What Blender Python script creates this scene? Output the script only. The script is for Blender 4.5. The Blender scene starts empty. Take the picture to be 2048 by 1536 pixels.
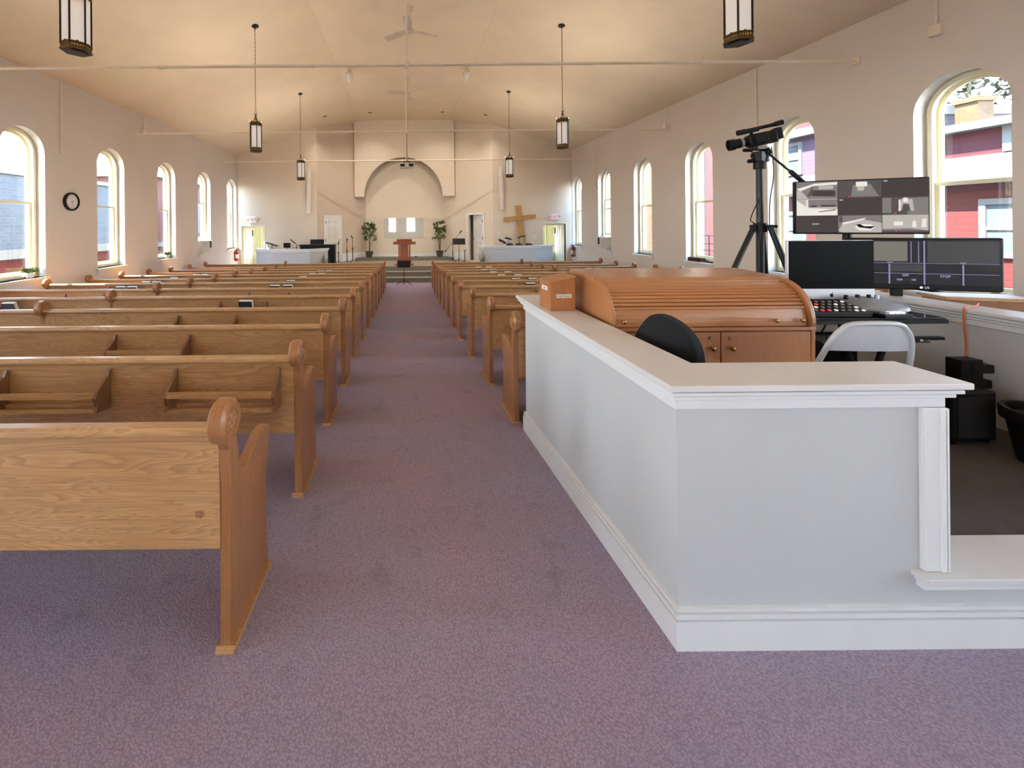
import bpy, math, random
from mathutils import Matrix, Vector
random.seed(7)
SC = bpy.context.scene
COL = SC.collection
PI = math.pi

# ------------------------------------------------------------------ camera
F, CX, CY, ROLL, EYE = 810.0, 812.0, 447.0, 0.009, 1.53
cam = bpy.data.cameras.new('camera'); camo = bpy.data.objects.new('camera', cam); COL.objects.link(camo)
cam.sensor_width = 36.0; cam.lens = F/2048*36
cam.shift_x = (1024-CX)/2048; cam.shift_y = (CY-768)/2048
cam.clip_start = .05; cam.clip_end = 300
camo.matrix_world = Matrix.Translation((0, 0, EYE)) @ Matrix.Rotation(PI/2, 4, 'X') @ Matrix.Rotation(-ROLL, 4, 'Z')
SC.camera = camo

def at(px, py, Y):
    """point of the room at depth Y that the photo shows at (px, py)"""
    dx, dy = px-CX, py-CY
    return Vector(((dx-ROLL*dy)/F*Y, Y, EYE-(dy+ROLL*dx)/F*Y))

def zfloor(Y):
    return -.05*min(Y, 12.0)

# ------------------------------------------------------------------ materials
def lin(c):
    return tuple(((v/255)/12.92 if v/255 <= .04045 else ((v/255+.055)/1.055)**2.4) for v in c)

class NT:
    def __init__(s, name):
        s.m = bpy.data.materials.new(name); s.m.use_nodes = True
        s.t = s.m.node_tree; s.b = s.t.nodes['Principled BSDF']; s.out = s.t.nodes['Material Output']
    def n(s, typ, **kw):
        x = s.t.nodes.new(typ)
        for k, v in kw.items(): setattr(x, k, v)
        return x
    def l(s, a, b): s.t.links.new(a, b)
    def coord(s, scale=(1, 1, 1), kind='Object', rand=True):
        tc = s.n('ShaderNodeTexCoord'); mp = s.n('ShaderNodeMapping'); mp.inputs['Scale'].default_value = scale
        src = tc.outputs[kind]
        if rand:
            oi = s.n('ShaderNodeObjectInfo'); mu = s.n('ShaderNodeVectorMath', operation='MULTIPLY_ADD')
            cb = s.n('ShaderNodeCombineXYZ')
            for k in range(3): s.l(oi.outputs['Random'], cb.inputs[k])
            mu.inputs[1].default_value = (13.7, 7.3, 5.1)
            s.l(cb.outputs[0], mu.inputs[0]); s.l(src, mu.inputs[2]); src = mu.outputs[0]
        s.l(src, mp.inputs['Vector']); return mp.outputs[0]
    def noise(s, vec, scale, detail=4, rough=.55, dist=0):
        x = s.n('ShaderNodeTexNoise'); x.inputs['Scale'].default_value = scale; x.inputs['Detail'].default_value = detail
        x.inputs['Roughness'].default_value = rough; x.inputs['Distortion'].default_value = dist
        s.l(vec, x.inputs['Vector']); return x
    def ramp(s, fac, stops):
        r = s.n('ShaderNodeValToRGB'); e = r.color_ramp.elements
        while len(e) < len(stops): e.new(.5)
        for q, (p, c) in zip(e, stops): q.position = p; q.color = (*c, 1)
        s.l(fac, r.inputs[0]); return r.outputs[0]
    def bump(s, h, strength, dist=.01):
        b = s.n('ShaderNodeBump'); b.inputs['Strength'].default_value = strength; b.inputs['Distance'].default_value = dist
        s.l(h, b.inputs['Height']); s.l(b.outputs[0], s.b.inputs['Normal'])
    def mix(s, fac, a, b, mode='MIX'):
        x = s.n('ShaderNodeMix', data_type='RGBA', blend_type=mode)
        if isinstance(fac, (int, float)): x.inputs[0].default_value = fac
        else: s.l(fac, x.inputs[0])
        for k, v in ((6, a), (7, b)):
            if isinstance(v, tuple): x.inputs[k].default_value = (*v, 1)
            else: s.l(v, x.inputs[k])
        return x.outputs[2]

def mat(name, rgb, rough=.5, metal=0, var=.05, scale=6, spec=.5, bump=0, emit=0):
    q = NT(name); c = lin(rgb)
    q.b.inputs['Roughness'].default_value = rough; q.b.inputs['Metallic'].default_value = metal
    q.b.inputs['Specular IOR Level'].default_value = spec
    v = q.coord(); nz = q.noise(v, scale)
    col = q.ramp(nz.outputs['Fac'], [(.3, tuple(x*(1-var) for x in c)), (.7, tuple(min(1, x*(1+var)) for x in c))])
    q.l(col, q.b.inputs['Base Color'])
    if bump:
        n2 = q.noise(v, scale*12, 3); q.bump(n2.outputs['Fac'], bump, .004)
    if emit:
        q.l(col, q.b.inputs['Emission Color']); q.b.inputs['Emission Strength'].default_value = emit
    return q.m

def wood(name, dark, mid, light, axis='X', rough=.38, scale=1.0, ring=.35, coat=.25):
    q = NT(name)
    st = {'X': (.9, 11, 11), 'Y': (11, .9, 11), 'Z': (11, 11, .9)}[axis]
    v = q.coord(tuple(a*scale for a in st))
    big = q.noise(v, .55, 3, .5, 1.2)
    # cathedral figure: rings cut by a warped stretched field
    mul = q.n('ShaderNodeMath', operation='MULTIPLY'); mul.inputs[1].default_value = 26; q.l(big.outputs['Fac'], mul.inputs[0])
    fr = q.n('ShaderNodeMath', operation='FRACT'); q.l(mul.outputs[0], fr.inputs[0])
    figure = q.ramp(fr.outputs[0], [(0, (0, 0, 0)), (.5, (.75,)*3), (.88, (1,)*3), (1, (.2,)*3)])
    st2 = {'X': (2.5, 160, 160), 'Y': (160, 2.5, 160), 'Z': (160, 160, 2.5)}[axis]
    v2 = q.coord(tuple(a*scale for a in st2))
    pores = q.noise(v2, 1, 4, .7)
    tone = q.noise(q.coord((1.2, 1.2, 1.2)), 1.4, 2)
    base = q.ramp(tone.outputs['Fac'], [(.3, lin(mid)), (.7, lin(light))])
    c1 = q.mix(q.mix(ring, (0, 0, 0), q.mix(1.0, figure, (1, 1, 1), 'DIFFERENCE')), base, lin(dark))
    pf = q.ramp(pores.outputs['Fac'], [(.38, (.62,)*3), (.6, (1,)*3)])
    c2 = q.mix(.55, c1, pf, 'MULTIPLY')
    q.l(c2, q.b.inputs['Base Color'])
    q.b.inputs['Roughness'].default_value = rough
    q.b.inputs['Coat Weight'].default_value = coat; q.b.inputs['Coat Roughness'].default_value = .22
    q.bump(pores.outputs['Fac'], .12, .002)
    return q.m

M = {}
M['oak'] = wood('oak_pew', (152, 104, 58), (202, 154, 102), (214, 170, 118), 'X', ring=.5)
M['oak_v'] = wood('oak_pew_end_shaded', (120, 72, 42), (168, 112, 68), (182, 126, 78), 'Z', ring=.25)  # pew oak made redder and darker, with the shade on the ends painted in
M['oak_dark'] = wood('oak_rack', (92, 58, 36), (128, 84, 52), (142, 96, 60), 'Z', ring=.2)
M['desk'] = wood('honey_laminate', (150, 96, 56), (188, 126, 78), (198, 136, 86), 'X', rough=.3, ring=.15)
M['desk_v'] = wood('honey_laminate_upright', (150, 96, 56), (188, 126, 78), (198, 136, 86), 'Z', rough=.3, ring=.15)
M['cherry'] = wood('cherry_lectern', (110, 52, 24), (150, 80, 42), (162, 92, 50), 'Z', ring=.2)
M['pine'] = wood('pine_cross', (160, 104, 48), (200, 148, 84), (210, 160, 96), 'Z', ring=.3, coat=0)
M['ceiling'] = mat('ceiling_paint', (228, 209, 182), .9, var=.04, scale=1.2, bump=.25)
M['wall'] = mat('wall_paint', (228, 220, 210), .85, var=.025, scale=.8, bump=.1)
M['wall_shaded'] = mat('wall_paint_shaded', (212, 194, 174), .85, var=.03, scale=.8)  # wall paint darkened: the angled wall's shade is put into the colour
M['wall_beige'] = mat('wall_paint_beige', (228, 214, 194), .85, var=.03, scale=.8)
M['trim'] = mat('white_gloss_paint', (236, 237, 236), .35, var=.02)
M['frame'] = mat('cream_window_paint', (240, 230, 200), .45, var=.03)
M['booth'] = mat('booth_paint', (202, 204, 204), .75, var=.02, scale=2)
M['cap'] = mat('cap_paint', (226, 224, 222), .45, var=.04, scale=3)
M['black'] = mat('black_plastic', (13, 13, 14), .45, spec=.3)
M['blackm'] = mat('black_metal', (26, 27, 29), .4, .5)
M['grey_metal'] = mat('dark_grey_tube', (46, 50, 52), .4, .5)
M['fabric'] = mat('black_fabric', (24, 26, 30), .95, bump=.3, scale=20)
M['steel'] = mat('chair_grey_enamel', (196, 198, 202), .35, .1)
M['alum'] = mat('silver_aluminium', (222, 226, 230), .32, .3)
M['brass'] = mat('brass', (176, 140, 80), .25, 1)
M['bronze'] = mat('antique_bronze', (92, 74, 42), .5, .7, var=.3, scale=30)
M['bronze_dark'] = mat('dark_bronze', (40, 30, 20), .5, .7)
M['white'] = mat('white_enamel', (232, 226, 216), .4)
M['fanwhite'] = mat('fan_cream', (206, 190, 168), .5)
M['rod'] = mat('rod_cream', (244, 232, 210), .5)
M['sign_white'] = mat('sign_white', (250, 248, 244), .4)
M['grey'] = mat('device_grey', (150, 154, 158), .4)
M['paper'] = mat('page_edges', (240, 238, 230), .8)
M['teal'] = mat('hymnal_cover', (34, 52, 60), .5)
M['red'] = mat('red_enamel', (190, 30, 28), .35)
M['dark'] = mat('dark_void', (40, 36, 32), .9)
M['orange'] = mat('orange_cable', (206, 112, 72), .5)
M['rail'] = mat('rail_iron', (40, 38, 40), .6)
M['leaf'] = mat('plant_leaf', (84, 108, 46), .5, var=.35, scale=9)
M['grassleaf'] = mat('grass_blade', (120, 124, 76), .6, var=.35, scale=9)
M['pot'] = mat('clay_pot', (84, 72, 54), .7)
M['bark'] = mat('bark', (110, 92, 66), .9)
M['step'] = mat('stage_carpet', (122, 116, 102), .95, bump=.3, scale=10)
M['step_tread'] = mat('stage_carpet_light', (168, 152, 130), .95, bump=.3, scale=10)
M['dark_carpet'] = mat('booth_carpet', (84, 78, 76), .97, var=.12, bump=.6, scale=14)
M['sidingred'] = None

def carpet():
    q = NT('mauve_loop_carpet')
    v = q.coord((1, 1, 1), rand=False)
    vo = q.n('ShaderNodeTexVoronoi'); vo.inputs['Scale'].default_value = 120; q.l(v, vo.inputs['Vector'])
    loop = q.ramp(vo.outputs['Distance'], [(0, (1,)*3), (.75, (.55,)*3)])
    tone = q.noise(v, .7, 4, .6)
    base = q.ramp(tone.outputs['Fac'], [(.3, lin((184, 178, 204))), (.5, lin((194, 176, 198))), (.72, lin((202, 174, 194)))])
    fl = q.noise(v, 300, 2); fleck = q.ramp(fl.outputs['Fac'], [(.3, (.72,)*3), (.65, (1.0,)*3)])
    st = q.noise(v, 5.5, 3); stain = q.ramp(st.outputs['Fac'], [(.24, (.72,)*3), (.4, (1,)*3)])
    c = q.mix(.85, base, loop, 'MULTIPLY'); c = q.mix(.6, c, fleck, 'MULTIPLY'); c = q.mix(.6, c, stain, 'MULTIPLY')
    q.l(c, q.b.inputs['Base Color']); q.b.inputs['Roughness'].default_value = 1; q.b.inputs['Specular IOR Level'].default_value = .15
    q.bump(loop, .5, .006)
    return q.m
M['carpet'] = carpet()

def siding(name, rgb, rgb2, pitch=.14, brick=False):
    q = NT(name); v = q.coord((1, 1, 1), rand=False); rgb, rgb2 = dull(rgb), dull(rgb2)
    if brick:
        sep = q.n('ShaderNodeSeparateXYZ'); q.l(v, sep.inputs[0])
        add = q.n('ShaderNodeMath', operation='ADD'); q.l(sep.outputs[0], add.inputs[0]); q.l(sep.outputs[1], add.inputs[1])
        cb = q.n('ShaderNodeCombineXYZ'); q.l(add.outputs[0], cb.inputs[0]); q.l(sep.outputs[2], cb.inputs[1])
        b = q.n('ShaderNodeTexBrick'); b.inputs['Scale'].default_value = 1/pitch*.5
        b.inputs['Color1'].default_value = (*lin(rgb), 1); b.inputs['Color2'].default_value = (*lin(rgb2), 1)
        b.inputs['Mortar'].default_value = (*lin(dull((200, 170, 150))), 1); b.inputs['Mortar Size'].default_value = .015
        q.l(cb.outputs[0], b.inputs['Vector']); col = b.outputs['Color']
    else:
        sep = q.n('ShaderNodeSeparateXYZ'); q.l(v, sep.inputs[0])
        mu = q.n('ShaderNodeMath', operation='MULTIPLY'); mu.inputs[1].default_value = 1/pitch; q.l(sep.outputs[2], mu.inputs[0])
        fr = q.n('ShaderNodeMath', operation='FRACT'); q.l(mu.outputs[0], fr.inputs[0])
        col = q.ramp(fr.outputs[0], [(0, tuple(x*.35 for x in lin(rgb))), (.14, lin(rgb)), (1, lin(rgb2))])
    nz = q.noise(v, 9, 3); k = q.ramp(nz.outputs['Fac'], [(.3, (.8,)*3), (.7, (1,)*3)])
    q.l(q.mix(.8, col, k, 'MULTIPLY'), q.b.inputs['Base Color']); q.b.inputs['Roughness'].default_value = .85
    return q.m
EXT = .145                                       # outdoor colours scaled down so the strong daylight does not overexpose them
def dull(c):
    return tuple(255*(v*12.92 if v <= .0031308 else 1.055*v**(1/2.4)-.055) for v in (x*EXT for x in lin(c)))
M['red_siding'] = siding('red_siding', (196, 62, 58), (206, 72, 66))
M['plum_siding'] = siding('plum_siding', (170, 62, 78), (178, 70, 86))
M['red_brick'] = siding('red_brick', (186, 84, 74), (200, 98, 86), .075, True)
M['pink_brick'] = siding('rose_brick', (206, 96, 104), (216, 108, 112), .075, True)
M['orange_brick'] = siding('ochre_brick', (214, 164, 92), (196, 140, 74), .075, True)
M['shingle'] = siding('grey_shingle', (128, 134, 144), (150, 154, 162), .2, True)
M['shingle_pale'] = mat('pale_porch_roof', dull((190, 190, 188)), .9, var=.08)
M['house_white'] = mat('house_white', dull((232, 232, 228)), .7)
M['house_blue'] = mat('house_pale_blue', dull((176, 196, 208)), .7)
M['lilac'] = siding('lilac_siding', (196, 160, 196), (204, 168, 202))
M['yellow_wall'] = mat('pale_yellow_stucco', dull((244, 220, 120)), .9)
M['tree_leaf'] = mat('tree_leaf', dull((110, 118, 74)), .7, var=.35)
M['ground'] = mat('town_ground', dull((150, 146, 138)), .95)

def glass(name='window_glass', tint=(1, 1, 1), refl=.06):
    q = NT(name); q.t.nodes.remove(q.b)
    tr = q.n('ShaderNodeBsdfTransparent'); tr.inputs[0].default_value = (*tint, 1)
    gl = q.n('ShaderNodeBsdfGlossy'); gl.inputs['Roughness'].default_value = .02
    mx = q.n('ShaderNodeMixShader'); mx.inputs[0].default_value = refl
    q.l(tr.outputs[0], mx.inputs[1]); q.l(gl.outputs[0], mx.inputs[2]); q.l(mx.outputs[0], q.out.inputs['Surface'])
    return q.m
M['glass'] = glass()
M['board_glass'] = None
def milk():
    q = NT('milk_glass'); q.b.inputs['Base Color'].default_value = (.8, .8, .78, 1); q.b.inputs['Roughness'].default_value = .5
    tl = q.n('ShaderNodeBsdfTransparent'); mx = q.n('ShaderNodeMixShader'); mx.inputs[0].default_value = .45
    q.b.inputs['Emission Color'].default_value = (1, .96, .9, 1); q.b.inputs['Emission Strength'].default_value = .12  # faint glow painted into the panes of the unlit lanterns
    q.l(q.b.outputs[0], mx.inputs[1]); q.l(tl.outputs[0], mx.inputs[2]); q.l(mx.outputs[0], q.out.inputs['Surface'])
    return q.m
M['milk'] = milk()
def glossy(name, rgb, rough, spec=.5, coat=1.0):
    m = mat(name, rgb, rough, var=.01, spec=spec); b = m.node_tree.nodes['Principled BSDF']
    b.inputs['Coat Weight'].default_value = coat; b.inputs['Coat Roughness'].default_value = .02
    return m
M['whiteboard'] = glossy('glass_board', (206, 206, 196), .03, .6)
M['screen_off'] = glossy('screen_off', (3, 3, 4), .35, .06, 0)
M['darkglass'] = glossy('dark_desk_glass', (16, 18, 22), .08, .6, .6)
def emis(name, rgb, s=.42):
    m = mat(name, (10, 10, 10), .3, var=.0); b = m.node_tree.nodes['Principled BSDF']
    b.inputs['Emission Color'].default_value = (*lin(rgb), 1); b.inputs['Emission Strength'].default_value = s
    return m
for k, c in dict(scr_dark=(58, 50, 50), scr_mid=(120, 116, 112), scr_light=(178, 172, 164), scr_white=(225, 222, 214), scr_shadow=(76, 72, 70), scr_red=(225, 50, 50),
                 mv_dark=(22, 20, 26), mv_mid=(58, 57, 58), mv_light=(112, 110, 100), mv_line=(140, 130, 170), mv_text=(190, 190, 225), led_red=(250, 70, 70), led_white=(235, 235, 235),
                 exit_red=(222, 70, 60)).items():
    M[k] = emis(k, c)

# ------------------------------------------------------------------ mesh builder
class MB:
    def __init__(s): s.v = []; s.f = []; s.mi = []; s.cur = 0
    def add(s, vs, fs):
        b = len(s.v); s.v += [tuple(v) for v in vs]
        for f in fs: s.f.append(tuple(b+i for i in f)); s.mi.append(s.cur)
        return s
    def quad(s, a, b, c, d): return s.add([a, b, c, d], [(0, 1, 2, 3)])
    def poly(s, pts): return s.add(pts, [tuple(range(len(pts)))])
    def box(s, x0, y0, z0, x1, y1, z1):
        x0, x1 = min(x0, x1), max(x0, x1); y0, y1 = min(y0, y1), max(y0, y1); z0, z1 = min(z0, z1), max(z0, z1)
        return s.add([(x0, y0, z0), (x1, y0, z0), (x1, y1, z0), (x0, y1, z0), (x0, y0, z1), (x1, y0, z1), (x1, y1, z1), (x0, y1, z1)],
                     [(0, 3, 2, 1), (4, 5, 6, 7), (0, 1, 5, 4), (1, 2, 6, 5), (2, 3, 7, 6), (3, 0, 4, 7)])
    def cbox(s, c, size, rot=None):
        """box about centre c, turned by rot (3x3 or Euler z)"""
        R = Matrix.Rotation(rot, 3, 'Z') if isinstance(rot, (int, float)) else (rot or Matrix.Identity(3))
        c = Vector(c); h = [a/2 for a in size]
        vs = [c + R @ Vector((sx*h[0], sy*h[1], sz*h[2])) for sz in (-1, 1) for sx, sy in ((-1, -1), (1, -1), (1, 1), (-1, 1))]
        return s.add(vs, [(0, 3, 2, 1), (4, 5, 6, 7), (0, 1, 5, 4), (1, 2, 6, 5), (2, 3, 7, 6), (3, 0, 4, 7)])
    def prism(s, pts, axis, a, b):
        """polygon in the plane across axis (X: (y,z), Y: (x,z), Z: (x,y)) swept from a to b"""
        def P(p, t): return {'X': (t, p[0], p[1]), 'Y': (p[0], t, p[1]), 'Z': (p[0], p[1], t)}[axis]
        n = len(pts); vs = [P(p, a) for p in pts] + [P(p, b) for p in pts]
        ar = sum(pts[i][0]*pts[(i+1) % n][1]-pts[(i+1) % n][0]*pts[i][1] for i in range(n))
        flip = (ar > 0) == (b > a)
        if axis == 'Y': flip = not flip
        fs = [tuple(range(n))[::-1] if flip else tuple(range(n)), tuple(range(n, 2*n)) if flip else tuple(range(n, 2*n))[::-1]]
        for i in range(n):
            j = (i+1) % n
            fs.append((i, j, n+j, n+i) if flip else (j, i, n+i, n+j))
        return s.add(vs, fs)
    def cyl(s, p0, p1, r0, r1=None, n=12, caps=True):
        r1 = r0 if r1 is None else r1
        p0, p1 = Vector(p0), Vector(p1); d = (p1-p0).normalized()
        a = d.orthogonal().normalized(); b = d.cross(a)
        vs = []
        for p, r in ((p0, r0), (p1, r1)):
            for i in range(n):
                t = 2*PI*i/n; vs.append(p + a*math.cos(t)*r + b*math.sin(t)*r)
        fs = [(i, (i+1) % n, n+(i+1) % n, n+i) for i in range(n)]
        if caps: fs += [tuple(range(n))[::-1], tuple(range(n, 2*n))]
        return s.add(vs, fs)
    def tube(s, pts, r, n=8, closed=False):
        pts = [Vector(p) for p in pts]; m = len(pts); rs = r if isinstance(r, (list, tuple)) else [r]*m
        ring = []; up = None
        for i, p in enumerate(pts):
            if closed: d = (pts[(i+1) % m]-pts[i-1]).normalized()
            else: d = (pts[min(i+1, m-1)]-pts[max(i-1, 0)]).normalized()
            a = d.orthogonal().normalized() if up is None else (up-d*up.dot(d))
            if a.length < 1e-4: a = d.orthogonal()
            a.normalize(); up = a; b = d.cross(a)
            ring.append([p+a*math.cos(2*PI*k/n)*rs[i]+b*math.sin(2*PI*k/n)*rs[i] for k in range(n)])
        vs = [v for q in ring for v in q]; fs = []
        for i in range(m if closed else m-1):
            j = (i+1) % m
            for k in range(n): fs.append((i*n+k, i*n+(k+1) % n, j*n+(k+1) % n, j*n+k))
        if not closed: fs += [tuple(range(n))[::-1], tuple(range((m-1)*n, m*n))]
        return s.add(vs, fs)
    def lathe(s, prof, c=(0, 0, 0), n=24, R=None, start=0, cap=True):
        c = Vector(c); R = R or Matrix.Identity(3); vs = []; m = len(prof)
        for r, z in prof:
            for k in range(n):
                t = start+2*PI*k/n; vs.append(c + R @ Vector((r*math.cos(t), r*math.sin(t), z)))
        fs = []
        for i in range(m-1):
            for k in range(n): fs.append((i*n+k, i*n+(k+1) % n, (i+1)*n+(k+1) % n, (i+1)*n+k))
        if cap and prof[0][0] > 1e-6: fs.append(tuple(range(n))[::-1])
        if cap and prof[-1][0] > 1e-6: fs.append(tuple(range((m-1)*n, m*n)))
        return s.add(vs, fs)
    def ball(s, c, r, n=12, m=8, sc=(1, 1, 1), R=None):
        c = Vector(c); R = R or Matrix.Identity(3); vs = []; fs = []
        for i in range(m+1):
            ph = PI*i/m
            for k in range(n):
                t = 2*PI*k/n
                vs.append(c + R @ Vector((r*sc[0]*math.sin(ph)*math.cos(t), r*sc[1]*math.sin(ph)*math.sin(t), r*sc[2]*math.cos(ph))))
        for i in range(m):
            for k in range(n): fs.append((i*n+k, (i+1)*n+k, (i+1)*n+(k+1) % n, i*n+(k+1) % n))
        return s.add(vs, fs)
    def shear(s, k):
        s.v = [(x, y, z+k*y) for x, y, z in s.v]; return s
    def build(s, name, m, parent=None, smooth=False, bevel=0, seg=2):
        me = bpy.data.meshes.new(name); me.from_pydata(s.v, [], s.f)
        for q in (m if isinstance(m, list) else [m]): me.materials.append(M[q] if isinstance(q, str) else q)
        if any(s.mi): me.polygons.foreach_set('material_index', s.mi)
        if smooth:
            me.polygons.foreach_set('use_smooth', [True]*len(me.polygons)); me.set_sharp_from_angle(angle=.65)
        me.validate(); me.update()
        o = bpy.data.objects.new(name, me); COL.objects.link(o)
        if parent is not None: o.parent = parent
        if bevel:
            b = o.modifiers.new('edge', 'BEVEL'); b.width = bevel; b.segments = seg; b.limit_method = 'ANGLE'
            b.harden_normals = False
        return o

def tag(o, label=None, cat=None, group=None, kind=None):
    if label: o['label'] = label
    if cat: o['category'] = cat
    if group: o['group'] = group
    if kind: o['kind'] = kind
    return o
def thing(name, label, cat, loc=(0, 0, 0), rz=0, group=None, kind=None):
    o = bpy.data.objects.new(name, None); COL.objects.link(o); o.location = loc; o.rotation_euler = (0, 0, rz)
    o.empty_display_size = .1
    return tag(o, label, cat, group, kind)
def kids(o): return [c for c in bpy.data.objects if c.parent == o]
def copy_tree(o, parent=None):
    c = o.copy(); COL.objects.link(c)
    if parent is not None: c.parent = parent
    for ch in kids(o): copy_tree(ch, c)
    return c
def dup(o, loc, label, rz=None, group=None):
    c = copy_tree(o); c.location = loc; c['label'] = label
    if rz is not None: c.rotation_euler = (0, 0, rz)
    if group: c['group'] = group
    return c
def text(body, name, size, m, parent, loc, R, ext=.0015, align='CENTER'):
    cu = bpy.data.curves.new(name, 'FONT'); cu.body = body; cu.size = size; cu.extrude = ext; cu.align_x = align; cu.align_y = 'CENTER'
    t_ = bpy.data.objects.new(name, cu); COL.objects.link(t_); dg = bpy.context.evaluated_depsgraph_get()
    me = bpy.data.meshes.new_from_object(t_.evaluated_get(dg)); bpy.data.objects.remove(t_); me.materials.clear(); me.materials.append(M[m])
    o = bpy.data.objects.new(name, me); COL.objects.link(o)
    o.parent = parent; o.matrix_local = Matrix.Translation(loc) @ R.to_4x4()
    return o
def face_R(rz=0):
    """text standing up, read from -Y, turned rz about the upright"""
    return Matrix.Rotation(rz, 3, 'Z') @ Matrix.Rotation(PI/2, 3, 'X')
ORD = ['', 'first', 'second', 'third', 'fourth', 'fifth', 'sixth', 'seventh', 'eighth', 'ninth', 'tenth', 'eleventh', 'twelfth', 'thirteenth']
# ------------------------------------------------------------------ room shell
XL, XR, YB, YR = -6.75, 6.65, 16.2, -5.5        # side walls, stage wall, wall behind the camera
SILL, SPRING, HW = .60, 2.88, .43               # window opening: sill height, arch spring, half width
ZE, ZK, XK = 4.395, 5.98, 1.93                  # eave, flat of the ceiling, knee
def zceil(x):
    a = abs(x)
    return ZK if a <= XK else ZK-(a-XK)*(ZK-ZE)/(6.7-XK)

fm = MB()
ys = [YR-.3, 0, 4, 8, 12, 18.6]
for y0, y1 in zip(ys, ys[1:]):
    fm.quad((XL-.3, y0, zfloor(y0)), (XR+.3, y0, zfloor(y0)), (XR+.3, y1, zfloor(y1)), (XL-.3, y1, zfloor(y1)))
fl = fm.build('floor', 'carpet'); tag(fl, 'mauve loop-pile carpet sloping down the aisle to the stage', 'floor', kind='structure')

prof = [(-7.3, zceil(7.3)), (-XK, ZK), (XK, ZK), (7.3, zceil(7.3)), (7.3, ZK+.6), (-7.3, ZK+.6)]
tag(MB().prism(prof, 'Y', YR-.4, 18.7).build('ceiling', 'ceiling'), 'cream vaulted ceiling with flat middle strip', 'ceiling', kind='structure')
for sx, nm in ((-1, 'trim_1'), (1, 'trim_2')):
    tag(MB().box(sx*XK-.012, YR, ZK-.008, sx*XK+.012, 16.1, ZK+.02).build(nm, 'ceiling'), 'thin crease strip along the %s edge of the flat ceiling' % ('clock-side' if sx < 0 else 'camera-side'), 'trim', kind='structure')

WIN_R = [15.75, 13.58, 11.38, 9.2, 7.01, 4.87, 2.69, .51, -1.67, -3.85]
WIN_L = [15.70, 13.57, 11.44, 9.29, 7.15, 5.0, 2.85, .7, -1.45, -3.6]
TH = .34
def arch_pts(r, n=16, c=0.0):
    return [(c+r*math.cos(PI-PI*i/n), SPRING+r*math.sin(PI*i/n)) for i in range(n+1)]
def side_wall(name, X, s, centres, label):
    b = MB(); ztop = ZE+.12
    def face(x, flip):
        def q(p):
            b.poly([(x, y, z) for y, z in (p if flip else p[::-1])])
        edge = YR-.3
        for c in sorted(centres):
            q([(edge, -1.2), (c-HW, -1.2), (c-HW, ztop), (edge, ztop)])
            q([(c-HW, -1.2), (c+HW, -1.2), (c+HW, SILL), (c-HW, SILL)])
            ap = arch_pts(HW, 16, c)
            for (y0, z0), (y1, z1) in zip(ap, ap[1:]): q([(y0, z0), (y1, z1), (y1, ztop), (y0, ztop)])
            edge = c+HW
        q([(edge, -1.2), (16.36, -1.2), (16.36, ztop), (edge, ztop)])
    face(X, s < 0); face(X+s*TH, s > 0)
    for c in centres:
        loop = [(c-HW, SILL)] + arch_pts(HW, 16, c) + [(c+HW, SILL)]
        for (y0, z0), (y1, z1) in zip(loop, loop[1:]+loop[:1]):
            p = [(X, y0, z0), (X, y1, z1), (X+s*TH, y1, z1), (X+s*TH, y0, z0)]
            b.poly(p if s < 0 else p[::-1])
    return tag(b.build(name, 'wall'), label, 'wall', kind='structure')
side_wall('wall_left', XL, -1, WIN_L, 'long cream wall with arched windows and the round clock')
side_wall('wall_right', XR, 1, WIN_R, 'long cream wall with arched windows behind the video camera')

def make_window(name, X, s, c, label, ac=False):
    w = thing(name, label, 'window', (X, c, 0), kind='structure')
    D0 = s*.2
    def ring(r0, r1, zb0, zb1, d0, d1):
        """arched frame between half widths r0 (outer) and r1 (inner)"""
        b = MB(); n = 16
        o = [(-r0, zb0)] + arch_pts(r0, n) + [(r0, zb0)]; i = [(-r1, zb1)] + arch_pts(r1, n) + [(r1, zb1)]
        k = len(o)
        for j in range(k):
            j2 = (j+1) % k
            b.quad((d0, *o[j]), (d0, *o[j2]), (d0, *i[j2]), (d0, *i[j])); b.quad((d1, *o[j]), (d1, *i[j]), (d1, *i[j2]), (d1, *o[j2]))
            b.quad((d0, *i[j]), (d0, *i[j2]), (d1, *i[j2]), (d1, *i[j])); b.quad((d0, *o[j2]), (d0, *o[j]), (d1, *o[j]), (d1, *o[j2]))
        return b
    zm = 1.95
    ring(HW-.001, HW-.055, SILL+.002, SILL+.05, D0-s*.03, s*(TH-.01)).build('frame', 'frame', w)
    lip = ring(HW-.03, HW-.075, SILL+.03, SILL+.075, D0-s*.055, D0-s*.03)
    lip.build('stop_bead', 'frame', w)
    up = ring(HW-.05, HW-.1, zm, zm+.045, D0+s*.04, D0+s*.075); up.build('upper_sash', 'frame', w)
    lo = MB(); r = HW-.05; zb = SILL+.05 + (.42 if ac else 0); zt = zm+.045 + (.0 if not ac else .3)
    for a in (-r, r-.055): lo.box(D0, a, zb, D0+s*.036, a+.055, zt)
    lo.box(D0, -r+.055, zb, D0+s*.036, r-.055, zb+.075); lo.box(D0, -r+.055, zt-.045, D0+s*.036, r-.055, zt)
    lo.build('lower_sash', 'frame', w)
    g = MB(); g.box(D0+s*.017, -r+.04, zb+.06, D0+s*.02, r-.04, zt-.03)
    ap = [(-(HW-.09), zm+.03)] + arch_pts(HW-.09, 16) + [(HW-.09, zm+.03)]
    g.poly([(D0+s*.057, y, z) for y, z in ap]); g.build('pane', 'glass', w)
    MB().box(-s*.05, -HW-.06, SILL-.045, s*.2, HW+.06, SILL-.0).build('sill', 'frame' if s < 0 else 'trim', w, bevel=.006)
    MB().box(-s*.02, -HW-.03, SILL-.12, -s*.001, HW+.03, SILL-.046).build('apron', 'wall', w)
    return w
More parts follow.
